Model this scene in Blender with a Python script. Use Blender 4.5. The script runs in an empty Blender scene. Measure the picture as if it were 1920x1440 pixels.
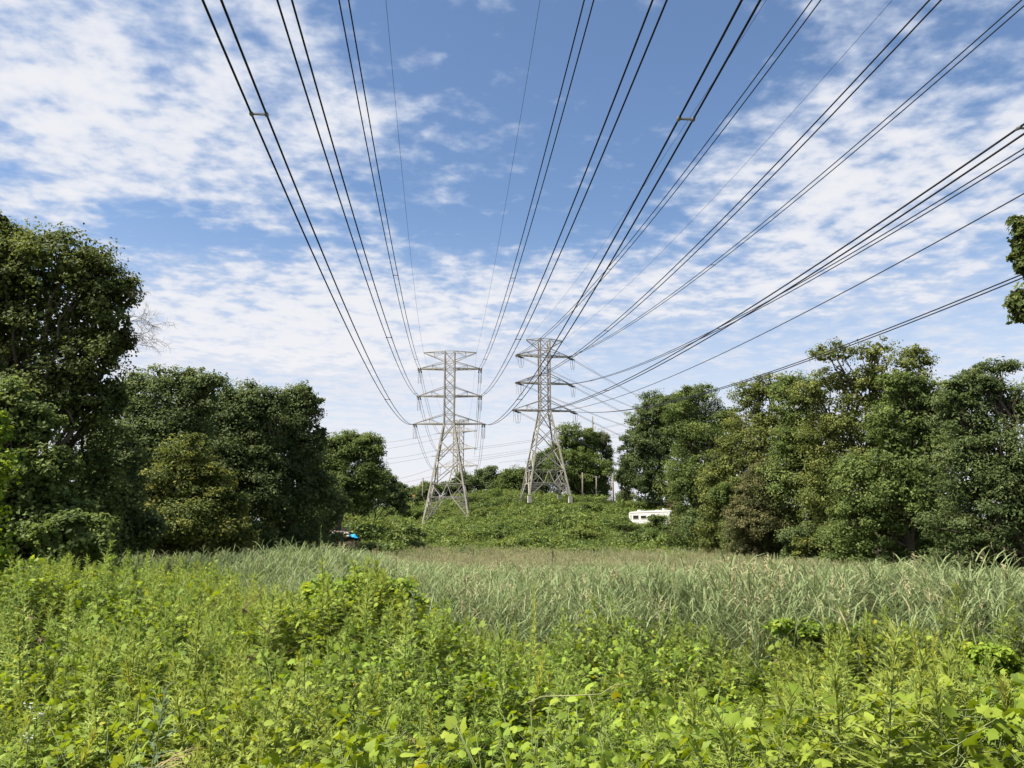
import bpy, bmesh, math, random
import numpy as np
from mathutils import Vector, Matrix, Euler

# ------------------------------------------------------------------ camera, sky, sun, exposure
scene = bpy.context.scene
COL = scene.collection
H = 5.0                                   # eye height above the marsh floor
F = 1480.0                                # focal length in pixels of a 1920 px wide picture
TH = math.atan((985 - 720) / F)           # camera tilted up
CT, ST = math.cos(TH), math.sin(TH)

cam = bpy.data.cameras.new("camera")
cam.sensor_width = 36.0
cam.lens = 36.0 * F / 1920.0
cam.clip_start = 0.1
cam.clip_end = 6000.0
cam_ob = bpy.data.objects.new("camera", cam)
COL.objects.link(cam_ob)
cam_ob.location = (0, 0, H)
cam_ob.rotation_euler = (math.radians(90) + TH, 0, 0)
scene.camera = cam_ob

def ray(px, py):
    a = (px - 960) / F
    b = (720 - py) / F
    return np.array([a, CT - b * ST, ST + b * CT])

def at(px, py, Y):
    r = ray(px, py)
    return Vector((r[0] * Y / r[1], Y, H + r[2] * Y / r[1]))

scene.view_settings.view_transform = 'Standard'
scene.view_settings.look = 'None'
scene.view_settings.gamma = 1.0
scene.view_settings.use_curve_mapping = False
EXPO = 1.5
scene.view_settings.exposure = EXPO
scene.cycles.max_bounces = 8
scene.cycles.diffuse_bounces = 6
scene.cycles.transmission_bounces = 6
scene.cycles.transparent_max_bounces = 4
scene.cycles.sample_clamp_indirect = 3.0
scene.cycles.sample_clamp_direct = 3.0

SUN_EL, SUN_AZ = math.radians(54), math.radians(-110)     # azimuth from +Y, negative = to the left
sun = bpy.data.lights.new("sun", 'SUN')
sun.energy = 4.5
sun.angle = math.radians(5.0)
sun.color = (1.0, 0.95, 0.86)
sun_ob = bpy.data.objects.new("sun", sun)
COL.objects.link(sun_ob)
sd = Vector((math.cos(SUN_EL) * math.sin(SUN_AZ), math.cos(SUN_EL) * math.cos(SUN_AZ), math.sin(SUN_EL)))
sun_ob.rotation_euler = sd.to_track_quat('Z', 'Y').to_euler()
sun_ob.location = (-60, 40, 90)

world = bpy.data.worlds.new("World")
scene.world = world
world.use_nodes = True
wn = world.node_tree
wn.nodes.clear()

class NB:
    """small node builder"""
    def __init__(self, tree):
        self.t = tree
    def n(self, kind, **kw):
        x = self.t.nodes.new(kind)
        for k, v in kw.items():
            setattr(x, k, v)
        return x
    def link(self, a, b):
        self.t.links.new(a, b)
    def put(self, v, sock):
        if hasattr(v, 'is_output') or isinstance(v, bpy.types.NodeSocket):
            self.t.links.new(v, sock)
        else:
            sock.default_value = v
    def m(self, op, a, b=None, c=None, clamp=False):
        x = self.n('ShaderNodeMath', operation=op, use_clamp=clamp)
        for i, v in enumerate((a, b, c)):
            if v is not None:
                self.put(v, x.inputs[i])
        return x.outputs[0]
    def v(self, op, a, b=None, out=0):
        x = self.n('ShaderNodeVectorMath', operation=op)
        self.put(a, x.inputs[0])
        if b is not None:
            self.put(b, x.inputs[1])
        return x.outputs[out]
    def smooth(self, val, lo, hi, a=0.0, b=1.0):
        x = self.n('ShaderNodeMapRange', interpolation_type='SMOOTHSTEP')
        self.put(val, x.inputs[0])
        for i, q in enumerate((lo, hi, a, b)):
            self.put(q, x.inputs[i + 1])
        return x.outputs[0]
    def mix(self, fac, a, b):
        x = self.n('ShaderNodeMix', data_type='RGBA')
        self.put(fac, x.inputs[0])
        self.put(a, x.inputs[6])
        self.put(b, x.inputs[7])
        return x.outputs[2]
    def noise(self, vec, scale, detail=3, rough=0.5, dist=0.0):
        x = self.n('ShaderNodeTexNoise')
        self.put(vec, x.inputs['Vector'])
        x.inputs['Scale'].default_value = scale
        x.inputs['Detail'].default_value = detail
        x.inputs['Roughness'].default_value = rough
        x.inputs['Distortion'].default_value = dist
        return x.outputs[0]

W = NB(wn)
CZ = 0.10
def sky_p(px, py):
    d = ray(px, py)
    d = d / np.linalg.norm(d)
    return d[0] / (d[2] + CZ), d[1] / (d[2] + CZ)

STR = 0.0595
sky = W.n('ShaderNodeTexSky', sky_type='NISHITA')
sky.sun_disc = False
sky.sun_elevation = SUN_EL
sky.sun_rotation = SUN_AZ
sky.air_density = 1.0
sky.dust_density = 0.6
sky.ozone_density = 4.0
tc = W.n('ShaderNodeTexCoord')
dirv = W.v('NORMALIZE', tc.outputs['Generated'])
sep = W.n('ShaderNodeSeparateXYZ')
W.link(dirv, sep.inputs[0])
zz = W.m('ADD', W.m('MAXIMUM', sep.outputs[2], 0.0), CZ)
comb = W.n('ShaderNodeCombineXYZ')
W.link(W.m('DIVIDE', sep.outputs[0], zz), comb.inputs[0])
W.link(W.m('DIVIDE', sep.outputs[1], zz), comb.inputs[1])
P = comb.outputs[0]
# a slow warp so that cloud banks do not end along straight lines
warp = W.n('ShaderNodeTexNoise')
W.link(P, warp.inputs['Vector'])
warp.inputs['Scale'].default_value = 2.2
warp.inputs['Detail'].default_value = 4
wv = W.v('SCALE', W.v('SUBTRACT', warp.outputs['Color'], (0.5, 0.5, 0.5)))
wv.node.inputs['Scale'].default_value = 0.55
PW = W.v('ADD', P, wv)
# cloud banks and clear lanes of this sky, in the plane of the cloud layer: (centre px, half sizes px, amount)
banks = [((150, 150), (380, 260), 0.50), ((40, 330), (260, 150), 0.22), ((420, 330), (150, 160), 0.20),
         ((1480, 330), (260, 120), 0.40), ((1800, 300), (300, 300), 0.34), ((1650, 520), (420, 130), 0.20),
         ((330, 600), (420, 120), 0.60), ((760, 620), (340, 130), 0.45), ((560, 180), (130, 200), 0.26), ((640, 380), (120, 120), 0.16), ((1150, 540), (420, 90), 0.32),
         ((940, 260), (150, 40), 0.16), ((860, 362), (90, 25), 0.12), ((640, 540), (160, 70), 0.2),
         ((1010, 100), (440, 230), -0.48), ((600, 60), (170, 240), 0.16), ((930, 400), (330, 90), -0.34), ((1330, 110), (200, 140), -0.26),
         ((300, 425), (150, 45), -0.46), ((480, 470), (120, 30), -0.25), ((1300, 720), (260, 50), -0.25)]
cover = 0.50
for (c, r, a) in banks:
    c0 = sky_p(*c)
    cx = sky_p(c[0] + r[0], c[1])
    cy1 = sky_p(c[0], c[1] - r[1])
    cy2 = sky_p(c[0], c[1] + r[1])
    rx = abs(cx[0] - c0[0])
    ry = max(abs(cy1[1] - cy2[1]) / 2, 0.03)
    ctr = (c0[0], (cy1[1] + cy2[1]) / 2, 0)
    dl = W.v('MULTIPLY', W.v('SUBTRACT', PW, ctr), (1 / rx, 1 / ry, 0))
    ln = W.v('LENGTH', dl, out=1)
    g = W.smooth(ln, 0.15, 1.35, a, 0.0)
    cover = W.m('ADD', cover, g)
# puffs (long in one direction) and fine ripples
st = W.n('ShaderNodeMapping')
st.inputs['Rotation'].default_value = (0, 0, math.radians(-28))
st.inputs['Scale'].default_value = (1.0, 1.2, 1)
W.link(P, st.inputs['Vector'])
n1 = W.noise(st.outputs[0], 8.5, 4.5, 0.50, 0.1)
n2 = W.noise(P, 25.0, 4, 0.52, 0.0)
n3 = W.noise(st.outputs[0], 1.9, 5, 0.5, 0.3)
det = W.m('ADD', W.m('ADD', W.m('MULTIPLY', W.m('SUBTRACT', n1, 0.5), 1.7), W.m('MULTIPLY', W.m('SUBTRACT', n2, 0.5), 0.80)),
          W.m('MULTIPLY', W.m('SUBTRACT', n3, 0.5), 0.6))
dens0 = W.m('ADD', cover, det)
dens = W.smooth(dens0, 0.26, 1.02)
thick = W.smooth(dens0, 0.55, 1.3)
veil = W.smooth(sep.outputs[2], 0.02, 0.40, 0.95, 0.0)       # the layer closes up towards the horizon
dens = W.m('MAXIMUM', W.m('MULTIPLY', dens, 0.94), W.m('ADD', W.m('MULTIPLY', dens, 0.5), veil), clamp=True)
k = 1.0 / STR
thick = W.m('MAXIMUM', thick, W.m('MULTIPLY', veil, 0.95))
ccol = W.mix(thick, (0.215 * k, 0.243 * k, 0.300 * k, 1), (0.318 * k, 0.318 * k, 0.330 * k, 1))
skyc = W.mix(W.m('MINIMUM', dens, 0.97), sky.outputs[0], ccol)
bg = W.n('ShaderNodeBackground')
W.link(skyc, bg.inputs[0])
bg.inputs[1].default_value = STR
out = W.n('ShaderNodeOutputWorld')
W.link(bg.outputs[0], out.inputs[0])

# ------------------------------------------------------------------ helpers
rng = np.random.default_rng(7)
random.seed(7)

def tag(o, label=None, cat=None, group=None, kind=None):
    if label: o["label"] = label
    if cat: o["category"] = cat
    if group: o["group"] = group
    if kind: o["kind"] = kind
    return o

def empty(name, loc, label, cat, group=None, rz=0.0):
    o = bpy.data.objects.new(name, None)
    o.empty_display_size = 0.5
    COL.objects.link(o)
    o.location = loc
    o.rotation_euler = (0, 0, rz)
    return tag(o, label, cat, group)

def link_mesh(name, me, mats=(), parent=None, loc=None, coll=None):
    for m in (mats if isinstance(mats, (list, tuple)) else [mats]):
        me.materials.append(m)
    o = bpy.data.objects.new(name, me)
    (coll or COL).objects.link(o)
    if parent is not None:
        o.parent = parent
    if loc is not None:
        o.location = loc
    return o

def np_mesh(name, V, Fs, matidx=None, attrs=None, smooth=False):
    """V (n,3); Fs list of int arrays (m,k) with the same k each"""
    me = bpy.data.meshes.new(name)
    V = np.asarray(V, dtype=np.float32)
    Fs = [np.asarray(f, dtype=np.int32) for f in Fs if len(f)]
    nl = sum(f.size for f in Fs)
    nf = sum(len(f) for f in Fs)
    me.vertices.add(len(V))
    me.vertices.foreach_set("co", V.ravel())
    me.loops.add(nl)
    me.loops.foreach_set("vertex_index", np.concatenate([f.ravel() for f in Fs]))
    me.polygons.add(nf)
    tot = np.concatenate([np.full(len(f), f.shape[1], dtype=np.int32) for f in Fs])
    starts = np.concatenate([[0], np.cumsum(tot)[:-1]]).astype(np.int32)
    me.polygons.foreach_set("loop_start", starts)
    if matidx is not None:
        me.polygons.foreach_set("material_index", np.asarray(matidx, dtype=np.int32))
    if smooth:
        me.polygons.foreach_set("use_smooth", np.ones(nf, dtype=bool))
    if attrs:
        for k2, a in attrs.items():
            at_ = me.attributes.new(k2, 'FLOAT', 'FACE')
            at_.data.foreach_set("value", np.asarray(a, dtype=np.float32))
    me.update(calc_edges=True)
    return me

class MB:
    """collects simple shapes into one mesh"""
    def __init__(self):
        self.v = []; self.f = []
    def add(self, vs, fs):
        b = len(self.v)
        self.v += [tuple(x) for x in vs]
        self.f += [tuple(i + b for i in q) for q in fs]
    def beam(self, a, b, w, h=None, up=None):
        a, b = Vector(a), Vector(b)
        h = h or w
        d = (b - a).normalized()
        u = Vector(up) if up else (Vector((0, 0, 1)) if abs(d.z) < 0.9 else Vector((1, 0, 0)))
        s = d.cross(u).normalized()
        t = s.cross(d).normalized()
        vs = [p + s * (i * w / 2) + t * (j * h / 2) for p in (a, b) for i, j in ((-1, -1), (1, -1), (1, 1), (-1, 1))]
        self.add(vs, [(3, 2, 1, 0), (4, 5, 6, 7), (0, 1, 5, 4), (1, 2, 6, 5), (2, 3, 7, 6), (3, 0, 4, 7)])
    def angle(self, a, b, w, inward):
        """an L section: two flat flanges"""
        a, b, iw = Vector(a), Vector(b), Vector(inward)
        d = (b - a).normalized()
        s = d.cross(iw).normalized()
        t = s.cross(d).normalized()
        th = w * 0.16
        self_beam = self.beam
        off = (s * (w / 2), t * (w / 2))
        self_beam(a + off[0], b + off[0], w, th, up=t)
        self_beam(a + off[1], b + off[1], th, w, up=t)
    def box(self, c, s, rot=None):
        c = Vector(c)
        vs = []
        for k2 in (-1, 1):
            for i, j in ((-1, -1), (1, -1), (1, 1), (-1, 1)):
                p = Vector((i * s[0] / 2, j * s[1] / 2, k2 * s[2] / 2))
                vs.append(c + (rot @ p if rot else p))
        self.add(vs, [(3, 2, 1, 0), (4, 5, 6, 7), (0, 1, 5, 4), (1, 2, 6, 5), (2, 3, 7, 6), (3, 0, 4, 7)])
    def tube(self, pts, rad, sides=6, cap=True):
        pts = [Vector(p) for p in pts]
        n = len(pts)
        rads = rad if isinstance(rad, (list, tuple)) else [rad] * n
        b = len(self.v)
        prev = None
        for i, p in enumerate(pts):
            d = (pts[min(i + 1, n - 1)] - pts[max(i - 1, 0)])
            d = d.normalized() if d.length > 1e-9 else Vector((0, 0, 1))
            if prev is None:
                u = Vector((0, 0, 1)) if abs(d.z) < 0.9 else Vector((1, 0, 0))
                s = d.cross(u).normalized()
            else:
                s = (prev - d * prev.dot(d)).normalized()
            prev = s
            t = d.cross(s)
            for k2 in range(sides):
                a = 2 * math.pi * k2 / sides
                self.v.append(tuple(p + (s * math.cos(a) + t * math.sin(a)) * rads[i]))
        for i in range(n - 1):
            for k2 in range(sides):
                a, c = b + i * sides + k2, b + i * sides + (k2 + 1) % sides
                self.f.append((a, c, c + sides, a + sides))
        if cap:
            self.f.append(tuple(b + k2 for k2 in reversed(range(sides))))
            self.f.append(tuple(b + (n - 1) * sides + k2 for k2 in range(sides)))
    def build(self, name, mat, parent=None, loc=None, smooth=False, coll=None):
        me = bpy.data.meshes.new(name)
        me.from_pydata(self.v, [], self.f)
        if smooth:
            me.polygons.foreach_set("use_smooth", np.ones(len(me.polygons), dtype=bool))
        me.update()
        return link_mesh(name, me, mat, parent, loc, coll)

def hash2(ix, iy, seed):
    n = (ix * 374761393 + iy * 668265263 + seed * 974634721) & 0x7fffffff
    n = ((n ^ (n >> 13)) * 1274126177) & 0x7fffffff
    return ((n ^ (n >> 16)) & 0xffff) / 65535.0

def vnoise(x, y, seed=0):
    x = np.asarray(x, dtype=np.float64); y = np.asarray(y, dtype=np.float64)
    ix = np.floor(x).astype(np.int64); iy = np.floor(y).astype(np.int64)
    fx = x - ix; fy = y - iy
    fx = fx * fx * (3 - 2 * fx); fy = fy * fy * (3 - 2 * fy)
    a = hash2(ix, iy, seed); b = hash2(ix + 1, iy, seed)
    c = hash2(ix, iy + 1, seed); d = hash2(ix + 1, iy + 1, seed)
    return (a * (1 - fx) + b * fx) * (1 - fy) + (c * (1 - fx) + d * fx) * fy

def sstep(x, a, b):
    t = np.clip((np.asarray(x, dtype=np.float64) - a) / (b - a), 0, 1)
    return t * t * (3 - 2 * t)

# ------------------------------------------------------------------ materials
def mat_base(name):
    m = bpy.data.materials.new(name)
    m.use_nodes = True
    m.node_tree.nodes.clear()
    return m, NB(m.node_tree)

def surf(name, col, rough=0.7, spec=0.3, metal=0.0, var=0.25, scale=3.0, dark=0.6, bump=0.0, coord='Object'):
    """plain surface with blotchy wear"""
    m, N = mat_base(name)
    t = N.n('ShaderNodeTexCoord')
    a = N.noise(t.outputs[coord], scale, 6, 0.6)
    f = N.smooth(a, 0.35, 0.7)
    c2 = tuple(x * dark for x in col[:3]) + (1,)
    c = N.mix(N.m('MULTIPLY', f, var * 2, clamp=True), tuple(col[:3]) + (1,), c2)
    p = N.n('ShaderNodeBsdfPrincipled')
    N.link(c, p.inputs['Base Color'])
    p.inputs['Roughness'].default_value = rough
    p.inputs['Specular IOR Level'].default_value = spec
    p.inputs['Metallic'].default_value = metal
    if bump:
        b = N.n('ShaderNodeBump')
        b.inputs['Strength'].default_value = bump
        b.inputs['Distance'].default_value = 0.05
        N.link(N.noise(t.outputs[coord], scale * 5, 6, 0.65), b.inputs['Height'])
        N.link(b.outputs[0], p.inputs['Normal'])
    o = N.n('ShaderNodeOutputMaterial')
    N.link(p.outputs[0], o.inputs[0])
    return m

def leafmat(name, dark, mid, light, trans=0.35, rough=0.6, spec=0.12, patch=0.0, patch_col=None, patch_scale=0.35, inst=0.0, odd=None):
    """foliage: colour by each leaf's own tint, with drifts of another tone across the ground, seen through when lit from behind"""
    m, N = mat_base(name)
    a = N.n('ShaderNodeAttribute', attribute_name='tint')
    fac = a.outputs['Fac']
    if inst:
        oi = N.n('ShaderNodeObjectInfo')
        fac = N.m('ADD', fac, N.m('MULTIPLY', N.m('SUBTRACT', oi.outputs['Random'], 0.5), inst), clamp=True)
    r = N.n('ShaderNodeValToRGB')
    e = r.color_ramp.elements
    e[0].position = 0.0; e[0].color = tuple(dark) + (1,)
    e[1].position = 0.5; e[1].color = tuple(mid) + (1,)
    x = e.new(0.93); x.color = tuple(light) + (1,)
    if odd:
        x = e.new(0.985); x.color = tuple(odd) + (1,)
    N.link(fac, r.inputs[0])
    c = r.outputs[0]
    if patch:
        g = N.n('ShaderNodeNewGeometry')
        f = N.smooth(N.noise(g.outputs['Position'], patch_scale, 3, 0.55), 0.42, 0.62, 0.0, patch)
        c = N.mix(f, c, tuple(patch_col) + (1,))
    p = N.n('ShaderNodeBsdfPrincipled')
    N.link(c, p.inputs['Base Color'])
    p.inputs['Roughness'].default_value = rough
    p.inputs['Specular IOR Level'].default_value = spec
    tr = N.n('ShaderNodeBsdfTranslucent')
    hs = N.n('ShaderNodeHueSaturation')
    hs.inputs['Hue'].default_value = 0.485
    hs.inputs['Saturation'].default_value = 1.1
    hs.inputs['Value'].default_value = 1.35
    N.link(c, hs.inputs['Color'])
    N.link(hs.outputs[0], tr.inputs[0])
    mx = N.n('ShaderNodeMixShader')
    mx.inputs[0].default_value = trans
    N.link(p.outputs[0], mx.inputs[1]); N.link(tr.outputs[0], mx.inputs[2])
    o = N.n('ShaderNodeOutputMaterial')
    N.link(mx.outputs[0], o.inputs[0])
    return m

M = {}
M['steel'] = surf('galvanised_steel', (0.30, 0.272, 0.222), 0.65, 0.35, 0.0, 0.25, 0.7, 0.68)
M['steel_dark'] = surf('weathered_steel', (0.26, 0.24, 0.21), 0.65, 0.4, 0.0, 0.2, 0.8, 0.7)
M['cable'] = surf('weathered_cable', (0.03, 0.03, 0.034), 0.9, 0.0, 0.0, 0.1, 0.5)
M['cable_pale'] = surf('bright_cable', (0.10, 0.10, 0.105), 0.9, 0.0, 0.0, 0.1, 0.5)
M['spacer'] = surf('spacer_metal', (0.16, 0.155, 0.15), 0.5, 0.5, 0.3, 0.1, 2)
M['insul'] = surf('insulator_glaze', (0.035, 0.030, 0.028), 0.25, 0.6, 0.0, 0.1, 2)
M['insul_pale'] = surf('grey_insulator_glaze', (0.20, 0.20, 0.20), 0.3, 0.6, 0.0, 0.1, 2)
M['concrete'] = surf('weathered_concrete', (0.40, 0.37, 0.31), 0.9, 0.2, 0, 0.3, 1.4, 0.6, 0.3)
M['wood_pole'] = surf('weathered_pole_wood', (0.18, 0.155, 0.12), 0.85, 0.2, 0, 0.4, 2.5, 0.55, 0.3)
M['bark'] = surf('grey_brown_bark', (0.115, 0.09, 0.065), 0.9, 0.15, 0, 0.4, 2.2, 0.5, 0.6)
M['bark_pale'] = surf('pale_bark', (0.20, 0.165, 0.125), 0.9, 0.15, 0, 0.4, 2.2, 0.55, 0.6)
M['twig'] = surf('dead_twig_wood', (0.20, 0.165, 0.13), 0.9, 0.15, 0, 0.3, 2.0, 0.6)
M['rv_white'] = surf('camper_white_panel', (0.50, 0.485, 0.44), 0.35, 0.5, 0, 0.12, 0.8, 0.85)
M['rv_trim'] = surf('camper_grey_trim', (0.42, 0.40, 0.36), 0.5, 0.5, 0, 0.15, 1.2, 0.8)
M['glass_dark'] = surf('tinted_window_glass', (0.018, 0.014, 0.012), 0.08, 0.8, 0, 0.0, 1)
M['rubber'] = surf('tyre_rubber', (0.02, 0.02, 0.02), 0.8, 0.3)
M['tarp'] = surf('blue_tarpaulin', (0.02, 0.30, 0.62), 0.4, 0.5, 0, 0.25, 2.2, 0.6, 0.3)
M['plank'] = surf('grey_weathered_plank', (0.42, 0.36, 0.28), 0.85, 0.2, 0, 0.4, 1.6, 0.6, 0.2)
M['rubble'] = surf('pale_rubble', (0.62, 0.58, 0.50), 0.9, 0.2, 0, 0.4, 1.4, 0.55, 0.4)
M['orange'] = surf('orange_paint', (0.50, 0.24, 0.07), 0.6, 0.3, 0, 0.2, 2, 0.7)
M['board'] = surf('pale_board', (0.62, 0.58, 0.50), 0.8, 0.2, 0, 0.2, 2, 0.7)
M['soil'] = surf('dark_soil_and_litter', (0.060, 0.046, 0.030), 0.95, 0.1, 0, 0.45, 0.8, 0.45, 0.8, coord='Object')
M['straw'] = surf('dry_straw', (0.40, 0.31, 0.15), 0.8, 0.2, 0, 0.3, 8, 0.6)
M['stem_green'] = surf('green_stem', (0.12, 0.15, 0.045), 0.6, 0.3, 0, 0.3, 4, 0.7)
M['stem_brown'] = surf('brown_stem', (0.13, 0.085, 0.05), 0.8, 0.2, 0, 0.3, 4, 0.6)
M['plume'] = surf('reed_plume', (0.35, 0.315, 0.17), 0.9, 0.1, 0, 0.3, 3, 0.7)
M['plume_dark'] = surf('dark_reed_plume', (0.14, 0.10, 0.075), 0.9, 0.1, 0, 0.3, 3, 0.7)
M['vine_wood'] = surf('pale_green_vine_wood', (0.30, 0.29, 0.15), 0.8, 0.2, 0, 0.3, 8, 0.6)
M['flower'] = surf('pale_flower', (0.40, 0.42, 0.36), 0.8, 0.2, 0, 0.1, 6)

M['leaf_maple'] = leafmat('dark_maple_leaf', (0.0422, 0.0598, 0.0158), (0.0757, 0.1015, 0.0267), (0.1419, 0.1634, 0.0482), 0.38)
M['leaf_deep'] = leafmat('deep_green_leaf', (0.046, 0.068, 0.022), (0.086, 0.12, 0.04), (0.16, 0.19, 0.074), 0.38)
M['leaf_mid'] = leafmat('mid_green_leaf', (0.052, 0.076, 0.02), (0.102, 0.142, 0.038), (0.185, 0.225, 0.068), 0.38)
M['leaf_olive'] = leafmat('olive_leaf', (0.056, 0.072, 0.019), (0.118, 0.142, 0.036), (0.215, 0.23, 0.068), 0.38)
M['leaf_gold'] = leafmat('yellowing_leaf', (0.05, 0.068, 0.018), (0.108, 0.136, 0.036), (0.25, 0.245, 0.055), 0.36)
M['leaf_bramble'] = leafmat('bramble_leaf', (0.0803, 0.1275, 0.0180), (0.1601, 0.2351, 0.0285), (0.2592, 0.3251, 0.0382), 0.36, odd=(0.30, 0.30, 0.03))
M['leaf_pale'] = leafmat('pale_green_leaf', (0.055, 0.070, 0.030), (0.100, 0.125, 0.055), (0.170, 0.190, 0.095), 0.35)
M['leaf_brown'] = leafmat('browning_vine_leaf', (0.05, 0.058, 0.022), (0.105, 0.112, 0.042), (0.2, 0.175, 0.075), 0.32)
M['leaf_dead'] = leafmat('dead_brown_leaf', (0.060, 0.045, 0.024), (0.105, 0.080, 0.042), (0.165, 0.130, 0.070), 0.15)
M['leaf_vine'] = leafmat('vine_leaf', (0.0754, 0.1215, 0.0196), (0.1730, 0.2567, 0.0341), (0.2599, 0.3370, 0.0470), 0.38, 0.6, 0.15,
                         0.5, (0.25, 0.28, 0.030), 0.30, 0.35, odd=(0.30, 0.28, 0.03))
M['leaf_bright'] = leafmat('bright_vine_leaf', (0.0939, 0.1418, 0.0162), (0.1662, 0.2298, 0.0248), (0.2426, 0.2916, 0.0367), 0.40, 0.55, 0.16, inst=0.2)
M['leaf_mug'] = leafmat('mugwort_leaf', (0.0992, 0.1485, 0.0330), (0.2030, 0.2785, 0.0619), (0.3420, 0.4021, 0.1072), 0.36, 0.65, 0.12,
                        0.45, (0.25, 0.265, 0.045), 0.28, 0.4)
M['leaf_grey'] = leafmat('grey_green_leaf', (0.0780, 0.1105, 0.0520), (0.1495, 0.1950, 0.0975), (0.2600, 0.3120, 0.1690), 0.3, 0.6, 0.2, inst=0.3)
M['leaf_gr'] = leafmat('goldenrod_leaf', (0.1648, 0.1903, 0.0363), (0.2909, 0.3171, 0.0544), (0.4655, 0.4713, 0.0906), 0.38, inst=0.2)
M['leaf_hill'] = leafmat('hill_vine_leaf', (0.0426, 0.0717, 0.0168), (0.0918, 0.1366, 0.0302), (0.1848, 0.2296, 0.0504), 0.30, 0.55, 0.2,
                         0.45, (0.135, 0.155, 0.035), 0.16, 0.5)
M['leaf_hilldark'] = leafmat('hill_bush_leaf', (0.0403, 0.0672, 0.0168), (0.0874, 0.1288, 0.0291), (0.1736, 0.2184, 0.0493), 0.30)
M['leaf_reed'] = leafmat('reed_blade', (0.078, 0.114, 0.040), (0.150, 0.198, 0.078), (0.255, 0.300, 0.140), 0.30, 0.6, 0.15,
                         0.25, (0.19, 0.21, 0.10), 0.06, 0.35)
M['leaf_dryreed'] = leafmat('dry_reed_blade', (0.14, 0.125, 0.062), (0.26, 0.228, 0.12), (0.37, 0.325, 0.185), 0.25, 0.6, 0.2, inst=0.3)

# ------------------------------------------------------------------ terrain
SX = np.array([-400, -70, -45, -32, -21, -11, 2, 16, 30, 60, 100, 400.])
SH = np.array([2.0, 3.0, 3.4, 4.4, 5.6, 8.0, 11.6, 12.0, 9.8, 8.0, 7.0, 6.0])
NY = np.array([-60, 3.0, 4.5, 6.5, 9, 14, 18, 25, 45, 75, 4000.])
NH = np.array([3.25, 3.25, 2.7, 1.95, 1.85, 1.7, 1.45, 0.9, 0.0, -0.7, -0.7])

def ground(x, y):
    x = np.asarray(x, dtype=np.float64); y = np.asarray(y, dtype=np.float64)
    z = np.interp(y, NY, NH)
    z = z + 1.0 * sstep(-x, 2.5, 9) * sstep(y, 9, 17) * (1 - sstep(y, 38, 62))
    hill = np.interp(x, SX, SH)
    lo = 96 + 8 * sstep(np.abs(x), 30, 60)
    t = np.clip((y - lo) / (206 - lo), 0, 1)
    bank = 5.2 * np.exp(-((x + 25) / 11) ** 2) * sstep(y, 92, 108)          # the raised clearing at the left
    z = z + np.maximum(hill * (0.45 * t + 0.55 * t * t * (3 - 2 * t)), bank)
    z = z + np.interp(x, [-75, -50, -8, 6], [2.0, 4.6, 4.2, 0.0]) * sstep(y, 177, 208)
    z = z - 6.0 * sstep(y, 240, 340)
    z = z + 0.25 * (vnoise(x / 6.0, y / 6.0, 3) - 0.5) + 0.10 * (vnoise(x / 1.7, y / 1.7, 4) - 0.5)
    return z

def gz(x, y):
    return float(ground(np.array([x]), np.array([y]))[0])

def land(px, py, Y0=96.0, Y1=230.0, over=0.3):
    """the distance at which the line of sight through a pixel meets the ground"""
    for Y in np.arange(Y0, Y1, 1.0):
        q = at(px, py, Y)
        if gz(q.x, Y) + over >= q.z:
            return float(Y)
    return Y1

def build_ground():
    ys = np.concatenate([np.arange(-30, 2, 2.0), np.arange(2, 30, 0.45), np.arange(30, 100, 2.0), np.arange(100, 260, 2.5),
                         np.array([265, 280, 300, 330, 400, 520, 800, 1300, 2200, 3600, 5200.])])
    xs = np.concatenate([-np.array([4200., 2400, 1300, 700, 420, 280, 200, 160]), np.arange(-130, -30, 4.0), np.arange(-30, 30.1, 0.9),
                         np.arange(34, 131, 4.0), np.array([160, 200, 280, 420, 700, 1300, 2400, 4200.])])
    X, Y = np.meshgrid(xs, ys)
    Z = ground(X, Y)
    V = np.stack([X.ravel(), Y.ravel(), Z.ravel()], 1)
    nx, ny = len(xs), len(ys)
    i = np.arange(nx - 1)[None, :] + nx * np.arange(ny - 1)[:, None]
    i = i.ravel()
    Fq = np.stack([i, i + 1, i + 1 + nx, i + nx], 1)
    me = np_mesh('ground', V, [Fq], smooth=True)
    o = link_mesh('ground', me, M['soil'])
    tag(o, kind='structure')
build_ground()

# ------------------------------------------------------------------ pylons
def zat(py, Y):
    return at(960, py, Y).z

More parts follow.
